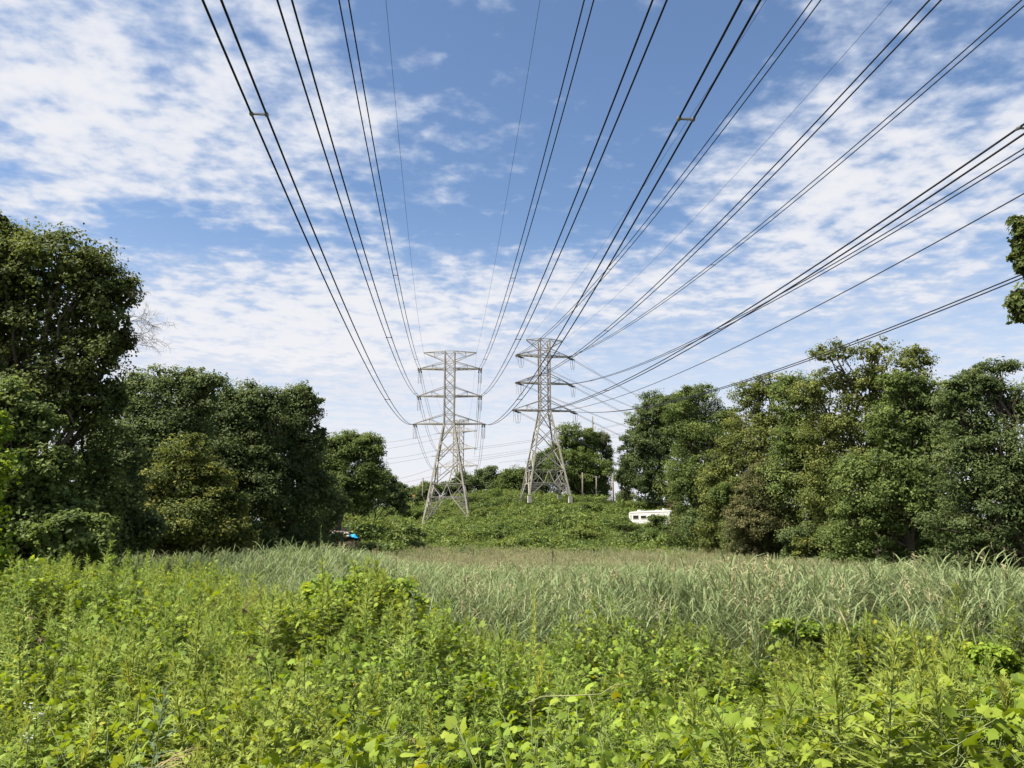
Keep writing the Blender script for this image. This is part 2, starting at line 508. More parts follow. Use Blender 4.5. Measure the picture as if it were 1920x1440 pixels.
def make_tower(cx, cy, yaw, lv, halfw, arms, peak, foot_z, label, thick=1.0, group=None, full=True):
    """lv: heights of the panel joints top to bottom (waist = index wi); arms: list of (z_bottom, z_tie, half length)"""
    root = empty('transmission_tower', (cx, cy, 0), label, 'pylon', group, yaw)
    wi = lv['waist']; zs = lv['z']
    zw, zb = zs[wi], zs[-1]
    wt, wb = halfw
    def hw(z):
        return wt if z >= zw else wt + (wb - wt) * (zw - z) / (zw - zb)
    def cor(z, sx, sy):
        return Vector((sx * hw(z), sy * hw(z), z))
    st = M['steel']
    Lw, Bw = 0.31 * thick, 0.16 * thick
    sgn = ((-1, -1), (1, -1), (1, 1), (-1, 1))
    def leg_foot(sx, sy):
        # each leg ends on its own footing, on the slope
        c, s = math.cos(yaw), math.sin(yaw)
        z0 = foot_z((sx, sy))
        w = wt + (wb - wt) * (zw - z0) / (zw - zb)
        return Vector((sx * w, sy * w, z0))
    feet = {}
    for (sx, sy) in sgn:
        f = leg_foot(sx, sy)
        feet[(sx, sy)] = f
        b = MB()
        iw = Vector((-sx, -sy, 0))
        b.beam(cor(zs[0], sx, sy), cor(zw, sx, sy), Lw * 0.85)
        b.beam(cor(zw, sx, sy), f, Lw)
        b.build('leg', st, root)
        b = MB()
        b.box(f + Vector((0, 0, -0.95)), (0.8, 0.8, 1.5))
        b.build('footing', M['concrete'], root)
    faces = [((-1, -1), (1, -1)), ((1, -1), (1, 1)), ((1, 1), (-1, 1)), ((-1, 1), (-1, -1))]
    def brace(a, b, w, name='brace', bm=None):
        q = MB()
        q.beam(a, b, w)
        q.build(name, st, root)
    for (A, B) in faces:
        front = A[1] == -1 and B[1] == -1
        for i in range(len(zs) - 1):
            z0, z1 = zs[i], zs[i + 1]
            last = i == len(zs) - 2
            second = i == len(zs) - 3
            a0, b0, a1, b1 = cor(z0, *A), cor(z0, *B), cor(z1, *A), cor(z1, *B)
            n_in = Vector((-(A[0] + B[0]) / 2, -(A[1] + B[1]) / 2, 0)) * 0.05
            if i < wi or (not last and not second):
                # X bracing of double angles
                brace(a0, b1, Bw * (0.66 if i < wi else 1.0))
                brace(b0 + n_in, a1 + n_in, Bw * (0.66 if i < wi else 1.0))
                if i >= wi + 2:
                    brace(a1, b1, Bw * 0.8, 'strut')
                if i >= wi and full:
                    # redundant members between leg and diagonal
                    mid = (a0 + b1) / 2
                    al, bl = (a0 * 0.5 + a1 * 0.5), (b0 * 0.5 + b1 * 0.5)
                    brace(al, (a0 * 0.25 + mid * 0.0 + b1 * 0.0 + a1 * 0.35 + mid * 0.40), Bw * 0.55)
                    brace(bl, (b0 * 0.25 + b1 * 0.35 + mid * 0.40), Bw * 0.55)
            elif second:
                # inverted V down to the two points of the belt
                pa, pb = a1 * 0.64 + b1 * 0.36, a1 * 0.36 + b1 * 0.64
                brace(a0, pa, Bw); brace(b0, pb, Bw)
                m0 = (a0 + b0) / 2
                brace(a1, b1, Bw * 1.05, 'strut')
                brace(a0, b0, Bw * 0.9, 'strut')
                if full:
                    brace(m0, pa, Bw * 0.7); brace(m0, pb, Bw * 0.7)
                    brace((a0 + a1) / 2, a0 * 0.5 + pa * 0.5, Bw * 0.55)
                    brace((b0 + b1) / 2, b0 * 0.5 + pb * 0.5, Bw * 0.55)
                    brace(a1, a0 * 0.5 + pa * 0.5, Bw * 0.55)
                    brace(b1, b0 * 0.5 + pb * 0.5, Bw * 0.55)
                for pp in (pa, pb):
                    q = MB(); q.box(pp, (0.55, 0.06, 0.5) if A[1] == B[1] else (0.06, 0.55, 0.5)); q.build('gusset_plate', st, root)
            else:
                pa, pb = a0 * 0.64 + b0 * 0.36, a0 * 0.36 + b0 * 0.64
                fa, fb = feet[A], feet[B]
                tip_a = fa + (fb - fa).normalized() * 0.5 + Vector((0, 0, 0.0))
                tip_b = fb - (fb - fa).normalized() * 0.5
                brace(pa, tip_a, Bw * 1.1); brace(pb, tip_b, Bw * 1.1)
                if full:
                    for (L0, L1, D0, D1) in ((a0, fa, pa, tip_a), (b0, fb, pb, tip_b)):
                        for k2 in range(1, 5):
                            t, t2 = k2 / 5.0, (k2 - 0.85) / 5.0
                            brace(L0.lerp(L1, t), D0.lerp(D1, t), Bw * 0.5, 'strut')
                            if k2 % 2:
                                brace(L0.lerp(L1, t), D0.lerp(D1, max(t2, 0)), Bw * 0.45)
                            else:
                                brace(L0.lerp(L1, t2), D0.lerp(D1, t), Bw * 0.45)
        # inner horizontals at arm levels
        for (z0, z1, hl, hr) in arms:
            for z in (z0, z1):
                brace(cor(z, *A), cor(z, *B), Bw * 0.8, 'strut')
        brace(cor(zs[0], *A), cor(zs[0], *B), Bw * 0.8, 'strut')
    tips = {}
    for ai, (z0, z1, hl, hr) in enumerate(arms):
        for side, L in ((-1, hl), (1, hr)):
            tip = Vector((side * L, 0, z0))
            tips[(ai, side)] = tip
            b = MB()
            for sy in (-1, 1):
                b.beam(cor(z0, side, sy), tip + Vector((0, sy * 0.16, 0)), 0.24 * thick, 0.26 * thick)
                b.beam(cor(z1, side, sy), tip + Vector((0, sy * 0.12, 0.12)), 0.13 * thick)
            arm = b.build('cross_arm', st, root)
            b = MB()
            n = 4
            for k2 in range(n):
                t0, t1 = k2 / n, (k2 + 1) / n
                p0 = cor(z0, side, -1).lerp(tip + Vector((0, -0.16, 0)), t0)
                p1 = cor(z0, side, 1).lerp(tip + Vector((0, 0.16, 0)), t1)
                b.beam(p0, p1, 0.10 * thick)
            for sy in (-1, 1):
                lo = cor(z0, side, sy).lerp(tip, 0.5); hi = cor(z1, side, sy).lerp(tip, 0.5)
                b.beam(lo + Vector((0, 0, 0.05)), hi, 0.08 * thick)
                b.beam(cor(z0, side, sy).lerp(tip, 0.08), hi, 0.07 * thick)
            b.build('arm_lacing', st, arm)
            b = MB()
            b.box(tip + Vector((side * 0.15, 0, -0.12)), (0.75, 0.5, 0.35))
            b.build('tip_plate', st, arm)
    zt, zk, pl, pr = peak
    for side, L in ((-1, pl), (1, pr)):
        tip = Vector((side * L, 0, zt - 0.15))
        tips[('g', side)] = tip
        b = MB()
        for sy in (-1, 1):
            b.beam(cor(zt, side, sy), tip + Vector((0, sy * 0.08, 0)), 0.15 * thick)
            b.beam(cor(zk, side, sy), tip + Vector((0, sy * 0.08, -0.1)), 0.13 * thick)
        arm = b.build('earth_wire_arm', st, root)
        b = MB()
        for sy in (-1, 1):
            lo = cor(zk, side, sy).lerp(tip, 0.5); hi = cor(zt, side, sy).lerp(tip, 0.5)
            b.beam(lo, hi, 0.08 * thick); b.beam(lo, cor(zt, side, sy).lerp(tip, 0.06), 0.08 * thick)
        b.build('arm_lacing', st, arm)
    R = Matrix.Translation((cx, cy, 0)) @ Matrix.Rotation(yaw, 4, 'Z')
    return root, {k2: R @ v for k2, v in tips.items()}, R

YT = 180.0
c1 = at(842, 800, YT)
lv1 = {'z': [zat(p, YT) for p in (660, 680, 692, 709, 726, 743, 760, 777, 795, 827, 864, 908, 933, 976)], 'waist': 8}
arms1 = [(zat(692, YT), zat(679, YT), 57 * .1228, 57 * .1228), (zat(743, YT), zat(726, YT), 57.5 * .1228, 57.5 * .1228),
         (zat(795, YT), zat(777, YT), 64 * .1228, 64 * .1228)]
fz1 = {(-1, -1): zat(984, YT - 5), (1, -1): zat(963, YT - 5), (1, 1): zat(955, YT + 5), (-1, 1): zat(972, YT + 5)}
tower1, tips1, R1 = make_tower(c1.x, c1.y, 0.0, lv1, (1.13, 5.0), arms1, (zat(660, YT), zat(677, YT), 6.15, 6.15),
                               lambda s: fz1[s], 'tall grey lattice pylon, left of the two, with arms square to the view')
c2 = at(1021, 770, YT)
lv2 = {'z': [zat(p, YT) for p in (637, 656, 668, 685, 702, 719, 736, 753, 770, 804, 840, 883, 907, 938)], 'waist': 8}
arms2 = [(zat(668, YT), zat(655, YT), 52 * .1228, 48 * .1228), (zat(719, YT), zat(702, YT), 52.5 * .1228, 48.5 * .1228),
         (zat(770, YT), zat(752, YT), 58 * .1228, 52 * .1228)]
fz2 = {(-1, -1): zat(928, YT - 5), (1, -1): zat(928, YT - 5), (1, 1): zat(926, YT + 5), (-1, 1): zat(935, YT + 5)}
tower2, tips2, R2 = make_tower(c2.x, c2.y, math.radians(11), lv2, (1.13, 4.8), arms2, (zat(637, YT), zat(654, YT), 4.3, 4.3),
                               lambda s: fz2[s], 'tall grey lattice pylon on the hilltop, right of the two, turned slightly away')
Y3 = 288.0
c3 = at(859, 875, Y3)
lv3 = {'z': [zat(p, Y3) for p in (788, 799, 810, 821, 832, 842, 852, 862, 874, 894, 915, 935, 952, 978)], 'waist': 8}
arms3 = [(zat(810, Y3), zat(801, Y3), 7.4, 7.4), (zat(842, Y3), zat(832, Y3), 7.4, 7.4), (zat(874, Y3), zat(862, Y3), 8.2, 8.2)]
tower3, tips3, R3 = make_tower(c3.x, c3.y, math.radians(-33), lv3, (1.35, 5.2), arms3, (zat(788, Y3), zat(800, Y3), 4.5, 4.5),
                               lambda s: zat(980, Y3), 'smaller lattice pylon standing behind the left pylon, seen through its legs', thick=1.0, full=False)

# ------------------------------------------------------------------ lines
def plane_hit(px, py, p0, k):
    r = ray(px, py)
    t = (p0[0] - k * p0[1]) / (r[0] - k * r[1])
    return np.array([0, 0, H]) + r * t

def project(p):
    x, y, z = p[0], p[1], p[2] - H
    f = y * CT + z * ST
    return 960 + F * x / f, 720 - F * (-y * ST + z * CT) / f

def fit_line(p0, k, pts):
    """sag of a straight-running wire: z = z0 + a d + b d^2 (d = distance along Y from the arm)"""
    Q = [plane_hit(px, py, p0, k) for px, py in pts]
    d = np.array([q[1] - p0[1] for q in Q]); z = np.array([q[2] - p0[2] for q in Q])
    w = 1.0 / np.array([q[1] for q in Q])
    A = np.stack([d, d * d], 1) * w[:, None]
    co = np.linalg.lstsq(A, z * w, rcond=None)[0]
    return lambda Y: Vector((p0[0] + k * (Y - p0[1]), Y, p0[2] + co[0] * (Y - p0[1]) + co[1] * (Y - p0[1]) ** 2))

SEP = 0.27
def insulator(mb, a, b, r=0.13, discs=12):
    a, b = Vector(a), Vector(b)
    mb.tube([a, b], 0.035, 5)
    n = discs
    for i in range(n):
        t0 = (i + 0.12) / n; t1 = (i + 0.72) / n
        mb.tube([a.lerp(b, t0), a.lerp(b, (t0 + t1) / 2), a.lerp(b, t1)], [0.05, r, 0.06], 8)

def front_span(tip, k, pts, label, spacers, near=-45.0, group='twin conductor bundles in front of the pylons', string=True, rad=0.043):
    tip = Vector(tip)
    root = empty('conductor_bundle', tip, label, 'power line', group)
    inv = Matrix.Translation(-tip)
    fn = fit_line(np.array(tip), k, pts)
    side = Vector((1, -k, 0)).normalized()
    Ys = list(np.linspace(near, 30, 20)) + list(np.linspace(33, tip.y - 3.0, 44))
    ends = []
    for s in (-1, 1):
        b = MB()
        b.tube([inv @ (fn(Y) + side * (s * SEP)) for Y in Ys], rad, 6)
        b.build('conductor', M['cable'], root, smooth=True)
        ends.append(fn(tip.y - 3.0) + side * (s * SEP))
        b = MB()
        insulator(b, inv @ (ends[-1]), inv @ (tip + side * (s * 0.22) + Vector((0, -0.3, 0))))
        b.build('insulator_string', M['insul'], root)
    for (sx, sy) in spacers:
        best = min(np.linspace(8, 178, 700), key=lambda Y: abs(project(fn(Y))[1] - sy) if fn(Y).y > 1 else 1e9)
        p = inv @ fn(best)
        b = MB()
        b.beam(p - side * SEP, p + side * SEP, 0.075, 0.06)
        sp = b.build('spacer', M['spacer'], root)
        for s in (-1, 1):
            b = MB()
            dv = (fn(best + 0.2) - fn(best)).normalized() * 0.13
            b.tube([p + side * (s * SEP) - dv, p + side * (s * SEP), p + side * (s * SEP) + dv], [0.055, 0.085, 0.055], 8)
            b.build('clamp', M['spacer'], sp)
    return ends

def earth_wire(tip, k, pts, label, near=-40.0, rad=0.017):
    tip = Vector(tip)
    fn = fit_line(np.array(tip), k, pts)
    b = MB()
    b.tube([fn(Y) - tip for Y in list(np.linspace(near, 30, 18)) + list(np.linspace(34, tip.y, 36))], rad, 5)
    o = b.build('earth_wire', M['cable'], None, tip, smooth=True)
    tag(o, label, 'power line', 'thin earth wires over the conductors')

def sagline(a, b, sag, n=24):
    a, b = Vector(a), Vector(b)
    return [a.lerp(b, i / n) - Vector((0, 0, 4 * sag * (i / n) * (1 - i / n))) for i in range(n + 1)]

def back_span(tip, far, sag, label, jumper_from, group, drop=2.8, slen=2.4, rad=0.04, post=None, swing=(0, 0, 0)):
    """insulator strings behind the arm, two conductors onward, two jumper loops under the arm"""
    tip, far = Vector(tip), Vector(far)
    root = empty('conductor_bundle', tip, label, 'power line', group)
    L = sagline(tip, far, sag, 30)
    d0 = (L[1] - L[0]).normalized()
    flat = Vector((d0.x, d0.y, 0)).normalized()
    side = Vector((flat.y, -flat.x, 0))
    e = tip + d0 * slen
    for s in (-1, 1):
        b = MB()
        insulator(b, side * (s * 0.22) + d0 * 0.35 + Vector((0, 0, -0.15)), e - tip + side * (s * SEP), 0.15)
        b.build('insulator_string', M['insul'], root)
        b = MB()
        L2 = sagline(e, far, sag, 30)
        b.tube([p - tip + side * (s * SEP) for p in L2], rad, 5)
        b.build('conductor', M['cable_pale'], root, smooth=True)
        j0 = Vector(jumper_from[0 if s < 0 else 1]) - tip
        j1 = e - tip + side * (s * SEP)
        b = MB()
        pts = []
        for i in range(21):
            t = i / 20
            u = 1 - abs(2 * t - 1) ** 2.6
            p = j0.lerp(j1, t) - Vector((0, 0, drop * u)) + Vector(swing) * u
            pts.append(p)
        b.tube(pts, 0.032, 5)
        b.build('jumper_loop', M['cable_pale'], root, smooth=True)
    if post:
        b = MB()
        p0 = Vector(post)
        insulator(b, p0 + Vector((0, 0, -0.2)), p0 + Vector((0, 0, -drop)), 0.07, 16)
        b.build('post_insulator', M['insul_pale'], root)
    return e

K1, K2 = -0.085, -0.128
g1 = 'twin conductor bundles running over the meadow to the left pylon'
g2 = 'twin conductor bundles running over the meadow to the right pylon'
J = {}
J['1b-'] = front_span(tips1[(2, -1)], K1, [(397, 0), (485, 212), (581, 440), (669.6, 640), (726, 749)],
           'heavy twin conductor leftmost in the sky, to the lowest left arm of the left pylon', [(486, 212), (726, 749)], group=g1)
J['1m-'] = front_span(tips1[(1, -1)], K1, [(533.6, 0), (665.6, 440), (732.6, 640), (779, 737.7)],
           'second twin conductor from the left, to the middle left arm of the left pylon', [(731, 633), (779, 738)], group=g1)
J['1t-'] = front_span(tips1[(0, -1)], K1, [(644.6, 0), (726, 440), (770.5, 640)],
           'third twin conductor from the left, to the upper left arm of the left pylon', [(741, 516), (780, 674)], group=g1)
J['1t+'] = front_span(tips1[(0, 1)], K1, [(1104.4, 0), (985.4, 440)],
           'twin conductor to the upper right arm of the left pylon', [(961, 521), (909, 674)], group=g1)
J['1m+'] = front_span(tips1[(1, 1)], K1, [(1237, 0), (1058.7, 440), (971, 636)],
           'twin conductor to the middle right arm of the left pylon', [(971, 636), (910, 737)], group=g1)
J['1b+'] = front_span(tips1[(2, 1)], K1, [(1409, 0), (1284, 225.5), (1165, 440), (1068, 610), (973.4, 749)],
           'heavy twin conductor crossing before the right pylon to the lowest right arm of the left', [(1284, 226), (973, 749)], group=g1)
earth_wire(tips1[('g', -1)], K1, [(723.6, 0), (765.8, 440)], 'thin earth wire to the left peak arm of the left pylon')
earth_wire(tips1[('g', 1)], K1, [(1012.6, 0), (937.7, 440)], 'thin earth wire to the right peak arm of the left pylon')
J['2t-'] = front_span(tips2[(0, -1)], K2, [(1531, 0), (1203, 429), (1143, 504), (1065, 590)],
           'twin conductor to the upper left arm of the right pylon, passing before its top', [(1143, 504)], group=g2)
J['2m-'] = front_span(tips2[(1, -1)], K2, [(1754.6, 0), (1329, 438.8), (1138, 620), (1062, 681)],
           'twin conductor to the middle left arm of the right pylon, crossing its body', [(1138, 620)], group=g2)
J['2t+'] = front_span(tips2[(0, 1)], K2, [(1916, 7), (1409, 438.8), (1337.4, 496), (1111.5, 649)],
           'twin conductor to the upper right arm of the right pylon', [(1338, 496), (1111, 649)], group=g2)
J['2b-'] = front_span(tips2[(2, -1)], K2, [(1920, 244), (1625, 438.8), (1500, 521), (1138, 731.6), (1072, 760)],
           'heavy twin conductor to the lowest left arm of the right pylon, passing behind its legs', [(1917, 240), (1138, 732)], group=g2)
J['2m+'] = front_span(tips2[(1, 1)], K2, [(1920, 284), (1662, 438.8), (1500, 535), (1272.5, 652.5), (1114, 712.7)],
           'close-set twin conductor to the middle right arm of the right pylon', [(1347, 616), (1115, 713)], group=g2)
J['2b+'] = front_span(tips2[(2, 1)], K2, [(1900, 525), (1626, 633), (1351, 728), (1233, 759), (1119, 775)],
           'lowest twin conductor on the right, dipping behind the treetops to the right pylon', [(1119, 775)], group=g2)
earth_wire(tips2[('g', -1)], K2, [(1438, 0), (1293.7, 217.5), (1158, 420), (1060, 554.6)], 'thin earth wire to the left peak arm of the right pylon')
earth_wire(tips2[('g', 1)], K2, [(1673, 0), (1496, 200), (1273, 438.8)], 'thin earth wire to the right peak arm of the right pylon')

# single wire low on the right, ending at the body of the right pylon
sw = at(1042, 772, YT)
fn = fit_line(np.array(sw), K2 - 0.02, [(1920, 364), (1781, 439), (1500, 589), (1282, 699.7), (1142, 747)])
b = MB(); b.tube([fn(Y) - sw for Y in np.linspace(-20, YT, 60)], 0.042, 5)
tag(b.build('single_conductor', M['cable'], None, sw, smooth=True), 'single dark wire on the right, below the paired ones and above the lowest pair', 'power line')

# onward spans: left pylon to the small one behind it, right pylon away to the right
def lowend(j):
    return [j[0], j[1]]
gb = 'twin conductor bundles leaving the back of the left pylon'
names = {0: 'upper', 1: 'middle', 2: 'lowest'}
for ai in (0, 1, 2):
    for sd_, key in ((-1, 'tmb'[ai] + '-'), (1, 'tmb'[ai] + '+')):
        far = tips3[(ai, sd_)]
        back_span(tips1[(ai, sd_)], far, 4.5, 'twin conductor leaving the back of the %s %s arm of the left pylon' % (names[ai], 'left' if sd_ < 0 else 'right'),
                  lowend(J['1' + key]), gb, drop=3.0)
for sd_ in (-1, 1):
    tp = tips1[('g', sd_)]
    b = MB(); b.tube([p - tp for p in sagline(tp, tips3[('g', sd_)], 3)], 0.015, 4)
    tag(b.build('earth_wire', M['cable_pale'], None, tp, smooth=True), 'faint earth wire behind the %s peak arm of the left pylon' % ('left' if sd_ < 0 else 'right'), 'power line', 'faint earth wires behind the pylons')
gb = 'twin conductor bundles leaving the right pylon to the right'
bp = {(0, -1): [(1078, 719.7), (1151.7, 746.8), (1212.8, 762.8)], (0, 1): [(1158.6, 721), (1235, 751.7)],
      (1, -1): [(1068, 757), (1119, 775), (1171, 787)], (1, 1): [(1132, 753), (1189, 774)],
      (2, -1): [(1009, 788), (1027, 794.5)], (2, 1): [(1107, 790), (1161, 808)]}
for (ai, sd_), pts in bp.items():
    tip = tips2[(ai, sd_)]
    # the line leaves at about 45 degrees to the right: take points on that course
    kx = 0.60                                            # metres right per metre away
    Q = []
    for (px, py) in pts:
        r = ray(px, py)
        t = (tip.x - kx * tip.y) / (r[0] - kx * r[1])
        Q.append(Vector((r[0] * t, r[1] * t, H + r[2] * t)))
    q = Q[-1]
    slope = (q.z - tip.z) / (q.y - tip.y)
    far = Vector((tip.x + kx * 150, tip.y + 150, tip.z + slope * 150 * 0.80))
    back_span(tip, far, abs(slope) * 150 * 0.06 + 2.0, 'twin conductor leaving the %s %s arm of the right pylon towards the right-hand trees' % (names[ai], 'left' if sd_ < 0 else 'right'),
              lowend(J['2' + 'tmb'[ai] + ('-' if sd_ < 0 else '+')]), gb, drop=2.7, slen=2.6, rad=0.036,
              post=(Vector((-0.15, 0, 0)) if sd_ < 0 else None))
for sd_ in (-1, 1):
    tp = tips2[('g', sd_)]
    far = tp + Vector((90, 150, -26))
    b = MB(); b.tube([p - tp for p in sagline(tp, far, 4)], 0.015, 4)
    tag(b.build('earth_wire', M['cable_pale'], None, tp, smooth=True), 'faint earth wire leaving the %s peak arm of the right pylon' % ('left' if sd_ < 0 else 'right'), 'power line', 'faint earth wires behind the pylons')

# lines crossing behind: from the small pylon out to the left, and on to the right
gl = 'distant lines crossing behind the left pylon'
R3i = R3
lefts = [((722, 825.5), (0, -1)), ((724, 837.5), (0, 1)), ((727, 856), (1, -1)), ((718, 866.7), (1, 1)), ((240, 0), None), ((737, 896), (2, -1)), ((750, 902), (2, 1))]
posn = ['topmost', 'second', 'third', 'fourth', '', 'fifth', 'lowest']
for i, ((px, py), key) in enumerate(lefts):
    if key is None:
        continue
    tip = tips3[key]
    q = at(px, py, 300)
    far = tip + (q - tip) * 1.9
    far.z += 0.6
    b = MB()
    dd = (far - tip).normalized()
    insulator(b, dd * 0.4, dd * 3.0, 0.16)
    o = empty('distant_line', tip, '%s of the pale lines running left from the small pylon' % posn[i], 'power line', gl)
    b.build('insulator_string', M['insul_pale'], o)
    b = MB(); b.tube([p - tip for p in sagline(tip + dd * 3.0, far, 1.2)], 0.04, 4)
    b.build('conductor', M['cable_pale'], o, smooth=True)
    b = MB(); b.tube([Vector((0, 0, -0.2)), Vector((0, 0, -2.6))], 0.07, 5)
    b.build('post_insulator', M['insul_pale'], o)
rights = [((889, 840), (1000, 820.6)), ((889, 843.5), (1000, 823.5)), ((886, 857), (1000, 837.2)), ((876, 863), (1000, 840.5)),
          ((878, 866), (1000, 844)), ((935, 867.5), (1000, 855)), ((965, 866), (1000, 860))]
posr = ['topmost', 'second', 'third', 'fourth', 'fifth', 'sixth', 'lowest']
for i, (a, c) in enumerate(rights):
    p, q = at(*a, 300), at(*c, 305)
    far = q + (q - p) * 2.2
    b = MB(); b.tube([x - p for x in sagline(p, far, 0.9)], 0.036, 4)
    tag(b.build('distant_line', M['cable_pale'], None, p, smooth=True), '%s of the pale lines between the two pylons, running up to the right' % posr[i], 'power line', gl)

# ------------------------------------------------------------------ poles
def pole(px, py_top, py_bot, Y, label, r=0.16, arm=None, mat='wood_pole', group=None, ins=True, armz=0.5):
    t = at(px, py_top, Y); bz = min(at(px, py_bot, Y).z, gz(t.x, Y) + 0.5)
    root = empty('utility_pole', (t.x, Y, bz - 0.8), label, 'utility pole', group)
    hgt = t.z - bz + 0.8
    b = MB(); b.tube([(0, 0, 0), (0, 0, hgt * 0.5), (0, 0, hgt)], [r * 1.15, r, r * 0.85], 8)
    b.build('pole', M[mat], root, smooth=True)
    if arm:
        b = MB(); b.box((arm[0], 0.2, hgt - armz), (arm[1], 0.14, 0.2))
        b.build('crossarm', M[mat], root)
        n = max(2, int(arm[1] / 0.8))
        for i in range(n):
            x = arm[0] - arm[1] / 2 + 0.12 + i * (arm[1] - 0.24) / (n - 1)
            b = MB(); b.tube([(x, 0.2, hgt - armz + 0.1), (x, 0.2, hgt - armz + 0.22), (x, 0.2, hgt - armz + 0.34)], [0.05, 0.10, 0.05], 6)
            b.build('pin_insulator', M['insul_pale'], root)
    return root
gp = 'utility poles on the hilltop'
pole(1092, 886, 922, 205, 'bare wooden pole on the hilltop, first to the right of the right pylon', 0.20, (0.15, 0.5), group=gp)
pole(1118, 893, 920, 207, 'short wooden pole with a wide crossarm, second to the right of the right pylon', 0.19, (0, 2.0), group=gp, armz=0.15)
pole(1149, 889, 924, 182, 'wooden pole beside the right-hand trees with a small side bracket', 0.20, (-0.7, 1.4), group=gp, armz=0.6)
pole(1145, 902, 922, 184, 'thin short pole leaning close to the wooden pole by the right-hand trees', 0.10, None, group=gp)
pole(793, 896, 936, 212, 'bare wooden pole left of the left pylon among far bushes', 0.20, None, group=gp)
pole(821, 834, 916, 262, 'tall pole with crossarm behind the left leg of the left pylon', 0.30, (0.2, 4.4), 'steel', armz=3.8)
pole(1111, 781, 850, 235, 'dark pole top rising above the trees behind the right pylon', 0.22, (0.1, 0.7), 'wood_pole', armz=2.2)

# ------------------------------------------------------------------ camper
def camper():
    A = at(1179, 975, 150); Bp = at(1256, 975, 141)
    zb = at(1200, 980, 146).z - 0.95
    v = Vector((Bp.x - A.x, Bp.y - A.y, 0)); L = v.length
    yaw = math.atan2(v.y, v.x)
    root = empty('travel_trailer', (A.x, A.y, zb), 'white camper trailer half hidden by bushes below the right-hand trees', 'camper', None, yaw)
    # side outline: x along the length from the left end
    prof = [(0.95, 1.05), (0.35, 1.55), (0.0, 1.9), (0.0, 2.72), (0.22, 2.92), (1.2, 3.0), (L * 0.5, 3.10), (L - 0.5, 3.12), (L - 0.12, 3.0), (L, 2.7), (L, 0.75), (L - 0.3, 0.6), (2.2, 0.6), (1.6, 0.85)]
    W2 = 2.45
    bm = bmesh.new()
    a = [bm.verts.new((x, 0, z)) for x, z in prof]
    c = [bm.verts.new((x, W2, z)) for x, z in prof]
    bm.faces.new(a); bm.faces.new(list(reversed(c)))
    for i in range(len(prof)):
        j = (i + 1) % len(prof)
        bm.faces.new((a[j], a[i], c[i], c[j]))
    bmesh.ops.recalc_face_normals(bm, faces=bm.faces)
    bmesh.ops.bevel(bm, geom=[e for e in bm.edges], offset=0.05, segments=2, affect='EDGES', clamp_overlap=True)
    me = bpy.data.meshes.new('body'); bm.to_mesh(me); bm.free()
    link_mesh('body', me, M['rv_white'], root)
    def win(x0, x1, z0, z1):
        b = MB(); b.box(((x0 + x1) / 2, -0.012, (z0 + z1) / 2), (x1 - x0, 0.03, z1 - z0)); w = b.build('window', M['glass_dark'], root)
        b = MB()
        for (cx, cz, sx, sz) in (((x0 + x1) / 2, z0, x1 - x0 + .1, .07), ((x0 + x1) / 2, z1, x1 - x0 + .1, .07), (x0, (z0 + z1) / 2, .07, z1 - z0), (x1, (z0 + z1) / 2, .07, z1 - z0)):
            b.box((cx, -0.03, cz), (sx, 0.05, sz))
        b.build('frame', M['rv_trim'], w)
    win(1.25, 2.75, 1.60, 2.30)
    win(3.35, 4.8, 1.65, 2.25)
    win(0.55, 0.72, 1.62, 2.45)
    b = MB(); b.box((L * 0.84, -0.014, 1.75), (0.75, 0.04, 1.9)); d = b.build('door', M['rv_white'], root)
    b = MB(); b.box((L * 0.84 + 0.27, -0.05, 1.65), (0.1, 0.05, 0.06)); b.build('handle', M['rv_trim'], d)
    b = MB(); b.beam((0.3, -0.03, 2.78), (L - 0.3, -0.03, 2.88), 0.08, 0.09); b.build('awning_rail', M['rv_trim'], root)
    b = MB(); b.box((2.0, 1.2, 3.16), (0.85, 0.9, 0.30)); b.build('roof_air_conditioner', M['rv_white'], root)
    b = MB(); b.box((L * 0.62, 1.2, 3.16), (1.0, 0.6, 0.12)); b.build('roof_hatch', M['rv_trim'], root)
    b = MB(); b.box((L * 0.78, 1.1, 3.27), (0.55, 0.7, 0.34)); b.build('roof_vent', M['rv_white'], root)
    for x in (L * 0.55, L * 0.55 + 0.95):
        w = empty('wheel', (x, 0.12, 0.38), None, None); w.parent = root
        b = MB(); b.tube([(0, -0.1, 0), (0, 0.12, 0)], 0.38, 14); b.build('tyre', M['rubber'], w)
        b = MB(); b.tube([(0, -0.12, 0), (0, -0.09, 0)], 0.2, 10); b.build('rim', M['rv_trim'], w)
camper()

# ------------------------------------------------------------------ leaves and trees
def unit(v):
    return v / np.maximum(np.linalg.norm(v, axis=-1, keepdims=True), 1e-9)

def rand_dir(n, g=rng):
    return unit(g.normal(size=(n, 3)))

def leaves_np(pos, nrm, size, aspect=0.6, droop=0.15, fold=0.10, g=rng):
    """one folded diamond leaf per row -> verts (4n,3), faces (2n,3)"""
    n = len(pos)
    nrm = unit(nrm)
    r = rand_dir(n, g)
    t = unit(r - nrm * np.sum(r * nrm, 1, keepdims=True))
    bb = np.cross(nrm, t)
    L = size[:, None]; Wd = L * aspect
    base = pos - t * L * 0.5
    tip = pos + t * L * 0.5 - nrm * L * droop
    lf = pos - t * L * 0.05 + bb * Wd * 0.5 + nrm * L * fold
    rt = pos - t * L * 0.05 - bb * Wd * 0.5 + nrm * L * fold
    V = np.stack([base, rt, tip, lf], 1).reshape(-1, 3)
    i = np.arange(n) * 4
    Fc = np.stack([np.stack([i, i + 1, i + 2], 1), np.stack([i, i + 2, i + 3], 1)], 1).reshape(-1, 3)
    return V, Fc

